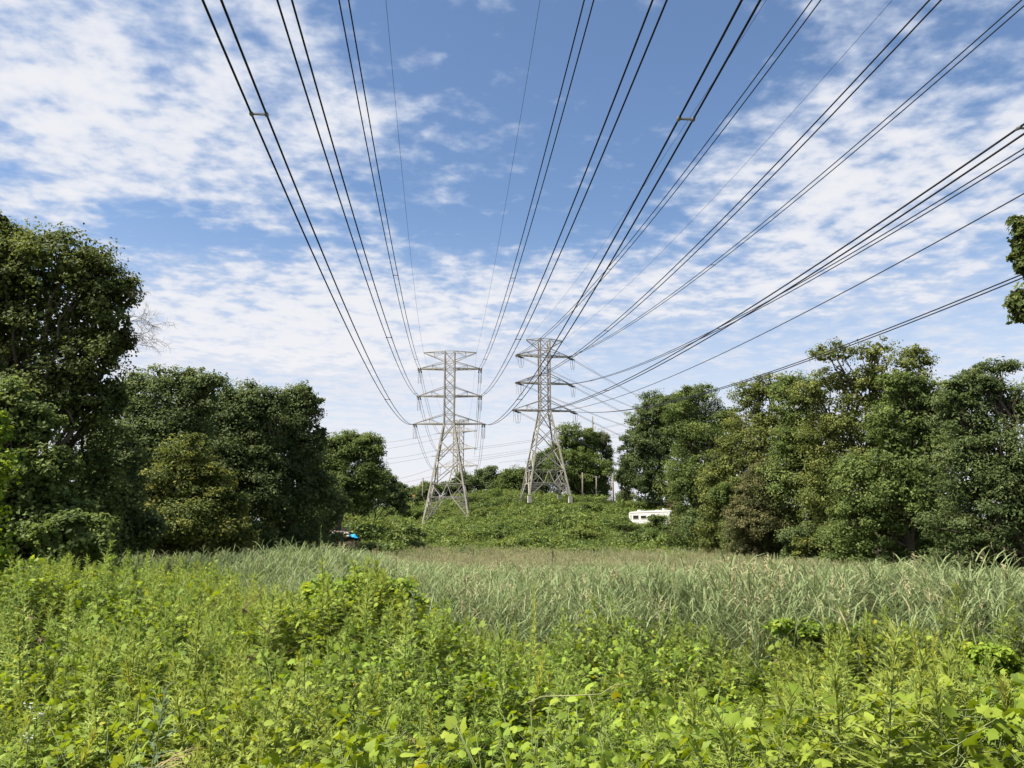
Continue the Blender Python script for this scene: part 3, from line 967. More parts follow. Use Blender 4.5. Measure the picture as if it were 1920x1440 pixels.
def crown_points(lobes, n, leaf, g, clump=1.0, up=0.55, top=0.25):
    """leaves gathered in clumps over the lobes' shells, with gaps"""
    C = np.array([l[0] for l in lobes]); Rr = np.array([l[1] for l in lobes])
    vol = (Rr[:, 0] * Rr[:, 2]) + 0.3 * Rr[:, 1] * Rr[:, 2]
    vol = vol / vol.sum()
    per = 80
    nc = max(30, int(n / per))
    li = g.choice(len(lobes), nc * 3, p=vol)
    d = rand_dir(nc * 3, g)
    d[:, 2] = d[:, 2] * 0.9 + top
    d = unit(d)
    rad = 1.0 - 0.42 * g.random(nc * 3) ** 1.6
    p = C[li] + d * Rr[li] * rad[:, None]
    keep = np.ones(len(p), bool)
    for k2 in range(len(lobes)):
        q = np.linalg.norm((p - C[k2]) / Rr[k2], axis=1)
        keep &= ~((q < 0.62) & (li != k2))
    p, d, li = p[keep][:nc], d[keep][:nc], li[keep][:nc]
    nc = len(p)
    cnt = np.maximum(6, (per * (0.45 + 1.1 * g.random(nc))).astype(int))
    idx = np.repeat(np.arange(nc), cnt)
    rc = (0.16 * np.minimum(Rr[li].mean(1), 3.2) * clump + leaf * 1.0) * (0.6 + 0.8 * g.random(nc))
    off = np.clip(g.normal(size=(len(idx), 3)), -1.7, 1.7) * np.array([1, 1, 0.58]) * rc[idx][:, None] * 0.70
    pos = p[idx] + off
    nrm = unit(unit(off) * 0.35 + d[idx] * 0.45 + np.array([0, 0, up]) + g.normal(size=pos.shape) * 0.45)
    # the inner wood: bigger, sparser-lit leaves that close the crown
    ncore = int(n * 0.16)
    lc = g.choice(len(lobes), ncore, p=vol)
    dc = rand_dir(ncore, g)
    pc = C[lc] + dc * Rr[lc] * (0.70 * g.random(ncore) ** 0.5)[:, None]
    ctint = g.random(nc)
    tint = np.clip(0.5 + (ctint[idx] - 0.5) * 0.70 + g.normal(size=len(idx)) * 0.20, 0, 1)
    mul = np.concatenate([np.ones(len(pos)), np.full(ncore, 2.0)])
    pos = np.concatenate([pos, pc]); nrm = np.concatenate([nrm, unit(dc * 0.4 + g.normal(size=pc.shape))])
    tint = np.concatenate([tint, np.clip(0.42 + g.normal(size=ncore) * 0.15, 0, 1)])
    return pos, nrm, tint, mul

def px_lobes(spec, Y, g, jitter=0.5):
    out = []
    for s in spec:
        px, py, rx, ry = s[:4]
        dy = s[4] if len(s) > 4 else 0.0
        m = Y / F
        dep = max(0.75 * rx, 0.5 * ry) * m
        Yc = Y + dy + (g.random() - 0.5) * dep * jitter
        c = at(px, py, Yc)
        out.append((np.array(c), np.array([rx * Yc / F, dep, ry * Yc / F])))
    return out

def make_tree(name, spec, Y, label, leaf, mat, cat='tree', trunk_px=None, bark='bark', group=None, fill=7.0, clump=1.0, aspect=0.6,
              seed=1, trunk_r=None, up=0.55, part='crown', stemname='trunk', limbs=True, top=0.25, maxn=44000, skirt=None, lumps=4, low=0.35):
    g = np.random.default_rng(seed)
    lobes = px_lobes(spec, Y, g)
    if lumps:
        extra = []
        for i, (c, r) in enumerate(lobes):
            for k2 in range(lumps):
                d = rand_dir(1, g)[0]
                d[2] = d[2] * 0.8 + 0.25
                f = 0.34 + 0.22 * g.random()
                extra.append((c + d * r * (0.97 - f * 0.75), r * f * np.array([1, 1, 0.9])))
            lobes[i] = (c, r * 0.93)
        lobes += extra
    nmain = len(spec)
    if skirt is None:
        skirt = 18 < Y < 150
    if skirt:
        # lower boughs and suckers down to the ground
        for (c, r) in list(lobes[:nmain]):
            gzz = gz(c[0], c[1])
            if c[2] - r[2] > gzz + 0.8 and not any((abs(q[0][0] - c[0]) < r[0] * 0.7) and q[0][2] < c[2] - 0.6 * r[2] for q in lobes):
                hh = c[2] - 0.5 * r[2] - gzz
                lobes.append((np.array([c[0], c[1] + 0.3 * r[1], gzz + hh * 0.5]), np.array([r[0] * (0.95 if Y < 200 else 0.8), r[1] * 0.9, hh * 0.56])))
        spec = [(0, 0, l[1][0] * F / Y, l[1][2] * F / Y) for l in lobes[:nmain] + [q for q in lobes[nmain + nmain * lumps:]]]
    C = np.array([l[0] for l in lobes]); Rr = np.array([l[1] for l in lobes])
    bx = at(trunk_px, 900, Y).x if trunk_px is not None else float(np.average(C[:, 0], weights=Rr[:, 0] * Rr[:, 2]))
    by = float(C[:, 1].mean())
    bz = gz(bx, by) - 0.15
    root = empty(name, (bx, by, bz), label, cat, group)
    area = sum(s[2] * s[3] for s in spec) * math.pi * 0.75
    lp = leaf * F / Y
    n = int(min(maxn if Y < 200 else 14000, max(500, 1.5 * fill * area / (lp * lp * aspect * 0.62))))
    pos, nrm, tint, mul = crown_points(lobes, n, leaf, g, clump, up, top)
    ok = pos[:, 2] > ground(pos[:, 0], pos[:, 1]) + 0.05
    pos, nrm, tint, mul = pos[ok], nrm[ok], tint[ok], mul[ok]
    size = mul * leaf * 0.98 * (0.6 + 0.8 * g.random(len(pos)))
    V, Fc = leaves_np(pos - np.array([bx, by, bz]), nrm, size, aspect, g=g)
    me = np_mesh(part, V, [Fc], attrs={'tint': np.repeat(tint, 2)})
    link_mesh(part, me, M[mat], root)
    # trunk and limbs
    ctop = C[np.argmax(C[:nmain, 2])]
    hgt = float(C[:, 2].max() - bz)
    r0 = trunk_r or max(0.05, hgt * 0.022)
    b = MB()
    def bend(a, c, k2, w):
        a, c = Vector(a), Vector(c)
        pts = []
        for i in range(k2 + 1):
            t = i / k2
            p = a.lerp(c, t)
            p += Vector((g.normal(), g.normal(), 0.3 * g.normal())) * w * math.sin(math.pi * t)
            pts.append(p)
        return pts
    o = Vector((bx, by, bz))
    topv = Vector(ctop) - o
    topv.x *= 0.7
    topv *= 0.86
    tp = bend((0, 0, 0), topv, 7, 0.03 * hgt)
    b.tube(tp, [r0 * (1 - 0.11 * i) for i in range(8)], 7)
    b.build(stemname, M[bark], root, smooth=True)
    if limbs:
        for k2 in range(nmain):
            b = MB()
            e = Vector(C[k2]) - o
            zt = min(max(0.25 * hgt, e.z - low * hgt), 0.8 * hgt)
            s0 = min(tp, key=lambda q: abs(q.z - zt))
            pts = bend(s0, e, 5, 0.02 * hgt)
            b.tube(pts, [r0 * 0.5 * (1 - 0.15 * i) for i in range(6)], 5)
            for j in range(5):
                d = Vector(rand_dir(1, g)[0]); d.z = abs(d.z) * 0.7 + 0.2
                e2 = e + Vector((d.x * Rr[k2][0], d.y * Rr[k2][1], d.z * Rr[k2][2])) * 0.85
                pts2 = bend(pts[2 + j % 3], e2, 4, 0.015 * hgt)
                b.tube(pts2, [r0 * 0.22 * (1 - 0.2 * i) for i in range(5)], 4)
            b.build('limb', M[bark], root, smooth=True)
    return root, lobes

gL = 'trees along the left side'
gR = 'trees along the right side'
gH = 'trees on the far hilltop'
# left side
tA, lA = make_tree('maple_tree', [(120, 500, 105, 92), (60, 590, 130, 110), (185, 580, 68, 105), (150, 690, 85, 80), (-40, 560, 110, 150), (30, 470, 60, 60), (60, 720, 110, 90), (150, 775, 80, 60), (205, 740, 40, 50), (210, 650, 40, 55), (-30, 450, 50, 60)], 33,
          'tallest dark maple at the left edge, with bare twigs on its right side', 0.145, 'leaf_maple', trunk_px=70, group=gL, seed=11, fill=9, maxn=66000, clump=0.9, aspect=0.75)
make_tree('broadleaf_tree', [(310, 770, 85, 85), (250, 740, 50, 52), (375, 750, 58, 60), (300, 870, 120, 110), (235, 850, 70, 120)], 66,
          'round-topped dense tree beside the tall maple, behind the yellowing bush', 0.25, 'leaf_deep', group=gL, seed=12, fill=9)
make_tree('broadleaf_tree', [(450, 770, 52, 58), (430, 830, 75, 95), (480, 800, 45, 80), (450, 920, 95, 110), (505, 760, 30, 36)], 74,
          'dense tree right of the round-topped one, with a level top', 0.26, 'leaf_deep', group=gL, seed=13, fill=9)
make_tree('broadleaf_tree', [(560, 770, 42, 52), (575, 745, 26, 28), (535, 820, 58, 75), (570, 830, 40, 60), (540, 930, 90, 100), (600, 815, 14, 22)], 78,
          'peaked dark tree next to the gap, right of the level-topped one', 0.24, 'leaf_deep', group=gL, seed=14, fill=8.5)
make_tree('broadleaf_tree', [(650, 842, 44, 36), (694, 850, 28, 44), (622, 862, 34, 44), (628, 910, 52, 50), (694, 905, 36, 50), (655, 938, 50, 24)], 108,
          'lower tree with a visible brown trunk at the edge of the hill', 0.26, 'leaf_mid', trunk_px=637, bark='bark_pale', group=gL, seed=15, skirt=False, trunk_r=0.42, fill=8)
make_tree('broadleaf_tree', [(712, 912, 30, 36), (676, 945, 30, 32), (736, 938, 20, 24), (752, 952, 12, 14)], 124,
          'small dark tree in the corner where the hill meets the left wood', 0.30, 'leaf_deep', group=gL, seed=16, fill=8, skirt=False)
make_tree('broadleaf_tree', [(596, 950, 50, 66), (550, 980, 60, 56)], 98,
          'low dark tree behind the foot of the peaked tree', 0.30, 'leaf_deep', group=gL, seed=17, fill=7, trunk_px=600)
make_tree('yellowing_bush', [(345, 858, 55, 46), (325, 915, 70, 60), (395, 925, 48, 52), (350, 985, 92, 55), (425, 965, 40, 46), (290, 960, 60, 60), (440, 1000, 50, 34), (280, 1010, 70, 36)], 50,
          'tall yellowing bush in front of the dark left trees', 0.19, 'leaf_gold', cat='bush', group=gL, seed=18, fill=7)
make_tree('vine_covered_tree', [(225, 900, 48, 95), (215, 990, 62, 62), (260, 1000, 40, 50), (180, 930, 40, 80)], 42,
          'dark vine-draped tree between the maple and the yellowing bush', 0.17, 'leaf_deep', group=gL, seed=19, fill=7)
make_tree('vine_covered_tree', [(10, 765, 62, 55), (70, 800, 50, 50), (75, 890, 72, 62), (10, 930, 80, 90), (90, 990, 80, 70), (-40, 850, 60, 110)], 25,
          'leafy mound of vines in front of the maple at the left edge', 0.135, 'leaf_mid', cat='tree', group=gL, seed=20, fill=7, clump=0.8, aspect=0.8)
make_tree('leafy_shrub', [(150, 1000, 48, 48), (105, 1020, 50, 40), (180, 1030, 26, 30)], 21,
          'leafy shrub with brighter top at the foot of the vine mound on the left', 0.15, 'leaf_mid', cat='shrub', seed=21, fill=6, clump=0.8, aspect=0.7)
make_tree('sapling', [(-2, 815, 22, 45), (2, 785, 12, 20)], 19.5, 'bright green sapling tip at the left edge in front of the vines', 0.13, 'leaf_bramble', cat='shrub', seed=22, fill=5, aspect=0.75, trunk_r=0.05)
# dead twigs sprouting from the maple
g = np.random.default_rng(5)
b = MB()
o = tA.location
def twig(p, d, L, r, depth):
    pts = [p]; q = Vector(p); dd = Vector(d)
    for i in range(5):
        dd = (dd + Vector((g.normal(), g.normal(), g.normal())) * 0.22 + Vector((0, 0, -0.05))).normalized()
        q = q + dd * (L / 5)
        pts.append(q.copy())
        if depth and i >= 1:
            for _ in range(2):
                nd = (dd + Vector((g.normal(), g.normal(), g.normal())) * 0.7).normalized()
                twig(q.copy(), nd, L * 0.5, r * 0.6, depth - 1)
    b.tube([x - o for x in pts], [r * (1 - 0.15 * i) for i in range(len(pts))], 4)
for (px, py, ex, ey) in ((215, 560, 256, 540), (220, 590, 290, 600), (225, 620, 285, 640), (215, 640, 262, 665), (225, 600, 280, 610), (220, 610, 275, 585), (225, 615, 272, 625)):
    a, e = at(px, py, 33), at(ex, ey, 33)
    twig(a, (e - a).normalized(), (e - a).length, 0.012, 2)
b.build('dead_twigs', M['twig'], tA)

# right side
make_tree('broadleaf_tree', [(1208, 800, 46, 48), (1245, 768, 48, 40), (1200, 860, 44, 62), (1235, 850, 60, 80), (1228, 915, 58, 40), (1275, 800, 50, 60)], 186,
          'rounded dark tree at the left end of the right-hand wood, by the poles', 0.40, 'leaf_deep', group=gR, seed=31, fill=8.5, skirt=True)
make_tree('locust_tree', [(1312, 742, 44, 26), (1290, 795, 52, 50), (1330, 850, 70, 80), (1300, 910, 66, 80), (1355, 795, 44, 50)], 116,
          'feathery tree with an open see-through top in the right-hand wood', 0.26, 'leaf_mid', group=gR, seed=32, fill=6.5, bark='bark_pale')
make_tree('broadleaf_tree', [(1412, 745, 42, 34), (1452, 732, 46, 34), (1405, 805, 50, 50), (1450, 850, 80, 90), (1395, 930, 85, 90), (1345, 930, 46, 70), (1370, 860, 40, 50)], 98,
          'tree with a gappy crown and pale limbs, centre of the right-hand wood', 0.26, 'leaf_olive', group=gR, seed=33, fill=7, bark='bark_pale')
make_tree('broadleaf_tree', [(1565, 665, 48, 26), (1640, 660, 42, 34), (1705, 690, 48, 52), (1600, 720, 60, 46), (1670, 740, 80, 60), (1530, 730, 46, 40), (1590, 800, 80, 70), (1700, 810, 80, 90), (1650, 890, 110, 110)], 80,
          'tallest olive tree of the right-hand wood, with sky showing through its wide top', 0.23, 'leaf_olive', group=gR, seed=34, fill=6.5, trunk_px=1640)
make_tree('broadleaf_tree', [(1492, 745, 56, 52), (1520, 830, 75, 75), (1500, 920, 90, 90), (1570, 940, 70, 80)], 88,
          'full green tree just left of the tallest olive tree', 0.25, 'leaf_mid', group=gR, seed=35, fill=7.5)
make_tree('broadleaf_tree', [(1695, 735, 44, 44), (1740, 745, 44, 44), (1680, 800, 64, 54), (1720, 860, 90, 70), (1765, 790, 36, 40), (1660, 920, 100, 80), (1740, 960, 90, 70), (1620, 985, 70, 50)], 62,
          'mid-green tree standing in front of the tallest olive tree', 0.21, 'leaf_mid', group=gR, seed=36, fill=7.5)
make_tree('sumac_tree', [(1785, 770, 52, 48), (1815, 740, 46, 40), (1875, 688, 38, 18), (1825, 700, 22, 18), (1850, 725, 45, 30), (1900, 760, 55, 55), (1830, 790, 60, 60), (1880, 860, 90, 80), (1820, 900, 70, 80), (1890, 960, 100, 80), (1800, 1000, 70, 50), (2010, 790, 80, 80), (2030, 910, 110, 100)], 48,
          'dark tree at the right edge with fern-like leaf sprays on top', 0.20, 'leaf_deep', group=gR, seed=37, fill=9, maxn=66000, aspect=0.42)
make_tree('vine_covered_tree', [(1425, 930, 48, 50), (1410, 985, 55, 48), (1460, 990, 50, 46), (1440, 890, 30, 36)], 90,
          'tree smothered in browning vines at the edge of the reeds', 0.20, 'leaf_brown', group=gR, seed=38, fill=6)
make_tree('vine_covered_tree', [(1265, 955, 10, 30), (1262, 920, 8, 20)], 139, 'small reddish dead bush beside the camper', 0.22, 'leaf_dead', cat='bush', seed=39, fill=5)
make_tree('round_shrub', [(1358, 928, 30, 22), (1375, 945, 22, 22)], 93, 'rounded shrub of paler vines in front of the feathery tree', 0.20, 'leaf_mid', cat='shrub', seed=40, fill=6)
gS = 'bushes at the foot of the right-hand wood'
for i, (spec, Y, lab, mt) in enumerate([
        ([(1500, 1012, 40, 26), (1530, 1000, 30, 30)], 84, 'low dark bush left of the bright bush at the wood edge', 'leaf_deep'),
        ([(1580, 1010, 46, 26), (1620, 1016, 30, 20)], 76, 'bright green bush at the reed edge below the tallest olive tree', 'leaf_mid'),
        ([(1500, 1022, 14, 16)], 80, 'tiny yellow-green bush at the edge of the reeds', 'leaf_gold'),
        ([(1740, 1015, 60, 30), (1690, 1020, 40, 25)], 66, 'low bush in shade below the mid-green tree', 'leaf_deep'),
        ([(1860, 1030, 70, 35), (1800, 1030, 50, 30), (1930, 1020, 50, 50)], 52, 'dark bush at the right edge behind the tall reed plumes', 'leaf_deep'),
        ([(1325, 985, 50, 34), (1350, 1000, 60, 30)], 104, 'shaded bush right of the camper', 'leaf_deep'),
        ([(1226, 971, 20, 8), (1238, 975, 15, 7)], 136, 'dark bush half covering the camper', 'leaf_mid')]):
    make_tree('bush', spec, Y, lab, 0.2 if Y < 90 else 0.26, mt, cat='bush', group=gS, seed=50 + i, fill=6, limbs=False, stemname='stem', part='foliage')
make_tree('poplar_tree', [(1916, 425, 22, 26), (1935, 460, 36, 45), (1945, 520, 34, 50), (1908, 470, 16, 24), (1905, 560, 18, 28), (1930, 590, 40, 26), (1960, 430, 50, 60), (1990, 560, 50, 80), (2060, 470, 80, 110), (2130, 560, 90, 110), (2070, 640, 90, 70), (2150, 420, 80, 90)], 24,
          'branches of a near tree reaching in at the upper right edge', 0.14, 'leaf_maple', trunk_px=2090, skirt=False, low=0.02, lumps=3, seed=60, fill=6, clump=0.6, aspect=0.75)

# hilltop trees
for i, (spec, Y, lab, mt, lf) in enumerate([
        ([(1066, 818, 27, 32), (1050, 850, 24, 30), (1078, 850, 26, 30)], 216, 'tallest round tree behind the right leg of the right pylon', 'leaf_mid', 0.42),
        ([(1104, 828, 17, 26), (1100, 850, 24, 24)], 219, 'second treetop behind the right pylon, beside the dark pole', 'leaf_mid', 0.42),
        ([(1128, 832, 16, 26), (1140, 855, 10, 22), (1132, 880, 16, 20)], 222, 'thin pale tree between the dark pole and the right-hand wood', 'leaf_pale', 0.36),
        ([(1090, 868, 44, 30), (1120, 880, 34, 30), (1050, 880, 34, 34), (1085, 900, 60, 28)], 211, 'broad vine-covered tree on the hilltop behind the wooden poles', 'leaf_mid', 0.40),
        ([(1010, 885, 26, 36), (1025, 865, 18, 24)], 216, 'dark tree seen through the right pylon', 'leaf_deep', 0.42),
        ([(965, 895, 26, 22), (985, 905, 22, 26), (950, 912, 26, 18)], 220, 'spreading tree on the ridge just left of the right pylon', 'leaf_mid', 0.40),
        ([(915, 893, 30, 20), (895, 905, 26, 20), (930, 912, 34, 18)], 224, 'open-topped dark tree on the ridge between the pylons', 'leaf_deep', 0.40),
        ([(868, 905, 20, 22), (845, 915, 26, 16)], 226, 'low tree on the ridge behind the left pylon', 'leaf_deep', 0.42),
        ([(805, 922, 26, 18), (780, 925, 22, 16)], 218, 'light green bush tree left of the left pylon on the ridge', 'leaf_mid', 0.42),
        ([(748, 925, 22, 22), (770, 935, 20, 16)], 205, 'dark low tree at the left end of the ridge', 'leaf_deep', 0.42),
        ([(1172, 900, 22, 30), (1180, 870, 14, 26)], 196, 'dark tree edge behind the wooden pole by the right-hand wood', 'leaf_deep', 0.36)]):
    make_tree('hilltop_tree', spec, Y, lab, lf, mt, group=gH, seed=70 + i, fill=6.5, limbs=(i in (2, 6)), bark='bark_pale', skirt=True)
# a far-off belt of wood closing the view behind the ridge and beyond both sides
def far_wood():
    g = np.random.default_rng(91)
    lobes = []
    for x in np.arange(-330, 331, 9.0):
        if -62 < x < 42:
            continue
        y = 235 + 40 * g.random()
        h = 6.5 + 3 * g.random()
        lobes.append((np.array([x, y, gz(x, y) + h * 0.5]), np.array([8, 8, h])))
    for x in np.arange(-62, 45, 8.0):
        y = 236 + 10 * g.random()
        lobes.append((np.array([x, y, gz(x, y) + 0.8]), np.array([7, 6, 2.6])))
    pos, nrm, tint, mul = crown_points(lobes, 26000, 0.8, g)
    V, Fc = leaves_np(pos, nrm, 0.9 * (0.6 + 0.8 * g.random(len(pos))), 0.7, g=g)
    me = np_mesh('distant_wood', V, [Fc], attrs={'tint': np.repeat(tint, 2)})
    o = link_mesh('distant_wood', me, M['leaf_deep'])
    tag(o, 'far-off belt of dark woodland beyond the ridge', 'woodland', kind='stuff')
far_wood()

# ------------------------------------------------------------------ instanced ground cover
def scatter(name, pts, rot, scl, idx, coll, label, cat):
    me = bpy.data.meshes.new(name)
    n = len(pts)
    me.vertices.add(n)
    me.vertices.foreach_set("co", np.asarray(pts, dtype=np.float32).ravel())
    a = me.attributes.new("rot", 'FLOAT_VECTOR', 'POINT'); a.data.foreach_set("vector", np.asarray(rot, dtype=np.float32).ravel())
    a = me.attributes.new("scl", 'FLOAT', 'POINT'); a.data.foreach_set("value", np.asarray(scl, dtype=np.float32))
    a = me.attributes.new("idx", 'INT', 'POINT'); a.data.foreach_set("value", np.asarray(idx, dtype=np.int32))
    o = bpy.data.objects.new(name, me)
    COL.objects.link(o)
    tag(o, label, cat, kind='stuff')
    ng = bpy.data.node_groups.new(name + '_growth', 'GeometryNodeTree')
    ng.interface.new_socket('Geometry', in_out='INPUT', socket_type='NodeSocketGeometry')
    ng.interface.new_socket('Geometry', in_out='OUTPUT', socket_type='NodeSocketGeometry')
    N = NB(ng)
    gi = N.n('NodeGroupInput'); go = N.n('NodeGroupOutput')
    ci = N.n('GeometryNodeCollectionInfo')
    ci.inputs['Collection'].default_value = coll
    ci.inputs['Separate Children'].default_value = True
    ci.inputs['Reset Children'].default_value = True
    ip = N.n('GeometryNodeInstanceOnPoints')
    ip.inputs['Pick Instance'].default_value = True
    def named(nm, dt):
        x = N.n('GeometryNodeInputNamedAttribute', data_type=dt)
        x.inputs['Name'].default_value = nm
        return x.outputs['Attribute']
    N.link(gi.outputs[0], ip.inputs['Points'])
    N.link(ci.outputs[0], ip.inputs['Instance'])
    N.link(named('idx', 'INT'), ip.inputs['Instance Index'])
    e2r = N.n('FunctionNodeEulerToRotation')
    N.link(named('rot', 'FLOAT_VECTOR'), e2r.inputs[0])
    N.link(e2r.outputs[0], ip.inputs['Rotation'])
    N.link(named('scl', 'FLOAT'), ip.inputs['Scale'])
    N.link(ip.outputs[0], go.inputs[0])
    md = o.modifiers.new('growth', 'NODES')
    md.node_group = ng
    return o

class LB:
    """leaf builder: polygons with a tint and a material slot each"""
    def __init__(self):
        self.v = []; self.f3 = []; self.t = []; self.m = []
    def tri(self, pts, faces, tint, mat=0):
        b = len(self.v)
        self.v += [tuple(p) for p in pts]
        for f in faces:
            self.f3.append((f[0] + b, f[1] + b, f[2] + b)); self.t.append(tint); self.m.append(mat)
    def blade(self, base, d, up, L, w, tint, seg=3, droop=0.5, mat=0):
        """a narrow arching blade"""
        base, d, up = Vector(base), Vector(d).normalized(), Vector(up)
        s = d.cross(up)
        s = s.normalized() if s.length > 1e-6 else Vector((1, 0, 0))
        pts = []; p = base.copy(); dd = d.copy()
        for i in range(seg):
            ww = w * (1.0 if i else 0.7) * (1 - 0.25 * i / seg)
            pts += [p - s * ww / 2, p + s * ww / 2]
            p = p + dd * (L / seg)
            dd = (dd + Vector((0, 0, -droop / seg))).normalized()
        pts.append(p)
        fs = []
        for i in range(seg - 1):
            a = 2 * i
            fs += [(a, a + 1, a + 3), (a, a + 3, a + 2)]
        a = 2 * (seg - 1)
        fs.append((a, a + 1, a + 2))
        self.tri(pts, fs, tint, mat)
    def lobed(self, c, t, n, L, tint, shape, mat=0, cup=0.32):
        """a flat many-pointed leaf: fan around the vein joint"""
        c, t, n = Vector(c), Vector(t).normalized(), Vector(n).normalized()
        s = n.cross(t).normalized()
        pts = [c]
        for (u, v) in shape:
            r2 = u * u + v * v
            pts.append(c + t * (u * L) + s * (v * L) - n * (cup * L * (abs(v) * 0.9 + max(u, 0) * 0.6 * r2)))
        k2 = len(shape)
        self.tri(pts, [(0, i + 1, (i + 1) % k2 + 1) for i in range(k2)], tint, mat)
    def stem(self, a, b, r, tint, mat):
        a, b = Vector(a), Vector(b)
        d = (b - a).normalized()
        u = Vector((1, 0, 0)) if abs(d.x) < 0.8 else Vector((0, 1, 0))
        s = d.cross(u).normalized(); t = d.cross(s)
        pts = []
        for p, rr in ((a, r), (b, r * 0.7)):
            for k2 in range(3):
                an = 2.094 * k2
                pts.append(p + (s * math.cos(an) + t * math.sin(an)) * rr)
        fs = []
        for k2 in range(3):
            j = (k2 + 1) % 3
            fs += [(k2, j, 3 + j), (k2, 3 + j, 3 + k2)]
        self.tri(pts, fs, tint, mat)
    def mesh(self, name):
        return np_mesh(name, np.array(self.v), [np.array(self.f3)], self.m, {'tint': self.t})
    def build(self, name, mats, coll=None, parent=None, loc=None):
        return link_mesh(name, self.mesh(name), mats, parent, loc, coll)

def mirror(half):
    return half + [(u, -v) for (u, v) in reversed(half) if abs(v) > 1e-6]
SHAPES = [
    mirror([(0.62, 0.0), (0.36, 0.15), (0.46, 0.36), (0.14, 0.24), (0.06, 0.48), (-0.16, 0.30), (-0.28, 0.26), (-0.20, 0.0)]),     # deeply lobed
    mirror([(0.62, 0.0), (0.34, 0.24), (0.26, 0.44), (0.02, 0.40), (-0.22, 0.34), (-0.30, 0.14), (-0.18, 0.0)]),                   # shallow lobes
    mirror([(0.60, 0.0), (0.30, 0.22), (0.0, 0.34), (-0.25, 0.28), (-0.32, 0.10), (-0.24, 0.0)]),                                 # heart
]
def rv(s=1.0):
    return Vector((random.gauss(0, s), random.gauss(0, s), random.gauss(0, s)))

def proto_vine(shape, nl, L0, spread, mats, coll, name='vine_sprig'):
    b = LB()
    p = Vector((0, 0, -0.12)); d = Vector((random.uniform(-1, 1), random.uniform(-1, 1), 0.5)).normalized()
    for i in range(nl):
        q = p + (d * spread / nl) + rv(0.01)
        b.stem(p, q, 0.004, 0.3, 1)
        p = q
        d = (d + rv(0.35) + Vector((0, 0, -0.05))).normalized()
        pd = Vector((random.uniform(-1, 1), random.uniform(-1, 1), random.uniform(0.1, 0.7))).normalized()
        L = L0 * random.uniform(0.55, 1.25)
        c = p + pd * L * random.uniform(0.7, 1.4)
        b.stem(p, c, 0.003, 0.5, 1)
        n = (Vector((0, 0, 0.9)) + rv(0.42)).normalized()
        t = pd - n * pd.dot(n)
        b.lobed(c, t + Vector((0, 0, -0.2)), n, L, min(1, max(0, random.gauss(0.5, 0.24))), shape)
    return b.build(name, mats, coll)

def proto_mugwort(h, nl, coll, mats, top=0.22, name='mugwort', width=1.0, lsize=0.088):
    b = LB()
    lean = Vector((random.uniform(-.12, .12), random.uniform(-.12, .12), 0))
    def at_h(t):
        return Vector((lean.x * t * t * h, lean.y * t * t * h, t * h))
    for i in range(6):
        b.stem(at_h(i / 6), at_h((i + 1) / 6), 0.007 * (1 - 0.12 * i), 0.3, 1)
    for i in range(nl):
        t = 0.25 + 0.75 * (i + random.random()) / nl
        a = i * 2.4 + random.uniform(-.4, .4)
        p = at_h(t)
        out = Vector((math.cos(a), math.sin(a), 0))
        rl = lsize * width * (1.25 - 0.85 * max(0, (t - 0.55) / 0.45)) * random.uniform(0.7, 1.2)
        el = 0.25 + 1.1 * max(0, t - 0.6)
        d = (out + Vector((0, 0, el))).normalized()
        tint = min(1, max(0, random.gauss(0.45 + 0.25 * (t - 0.6), 0.18)))
        # pinnate: a middle blade and two pairs at the sides
        b.blade(p, d, Vector((0, 0, 1)), rl * 1.5, rl * 0.22, tint, 2, 0.5)
        s = d.cross(Vector((0, 0, 1))).normalized()
        for k2, f in ((1, 0.45), (-1, 0.45), (1, 0.85), (-1, 0.85)):
            b.blade(p + d * rl * f, (d + s * k2 * 0.9).normalized(), Vector((0, 0, 1)), rl * (0.75 if f < .6 else .55), rl * 0.20, tint, 1, 0.3)
    for i in range(int(nl * top)):
        t = 1.0 - 0.16 * random.random()
        a = random.uniform(0, 6.28)
        d = Vector((math.cos(a) * 0.5, math.sin(a) * 0.5, 1)).normalized()
        b.blade(at_h(t), d, Vector((math.sin(a), -math.cos(a), 0.2)), 0.055, 0.012, random.uniform(.4, .8), 1, 0.1)
    return b.build(name, mats, coll)

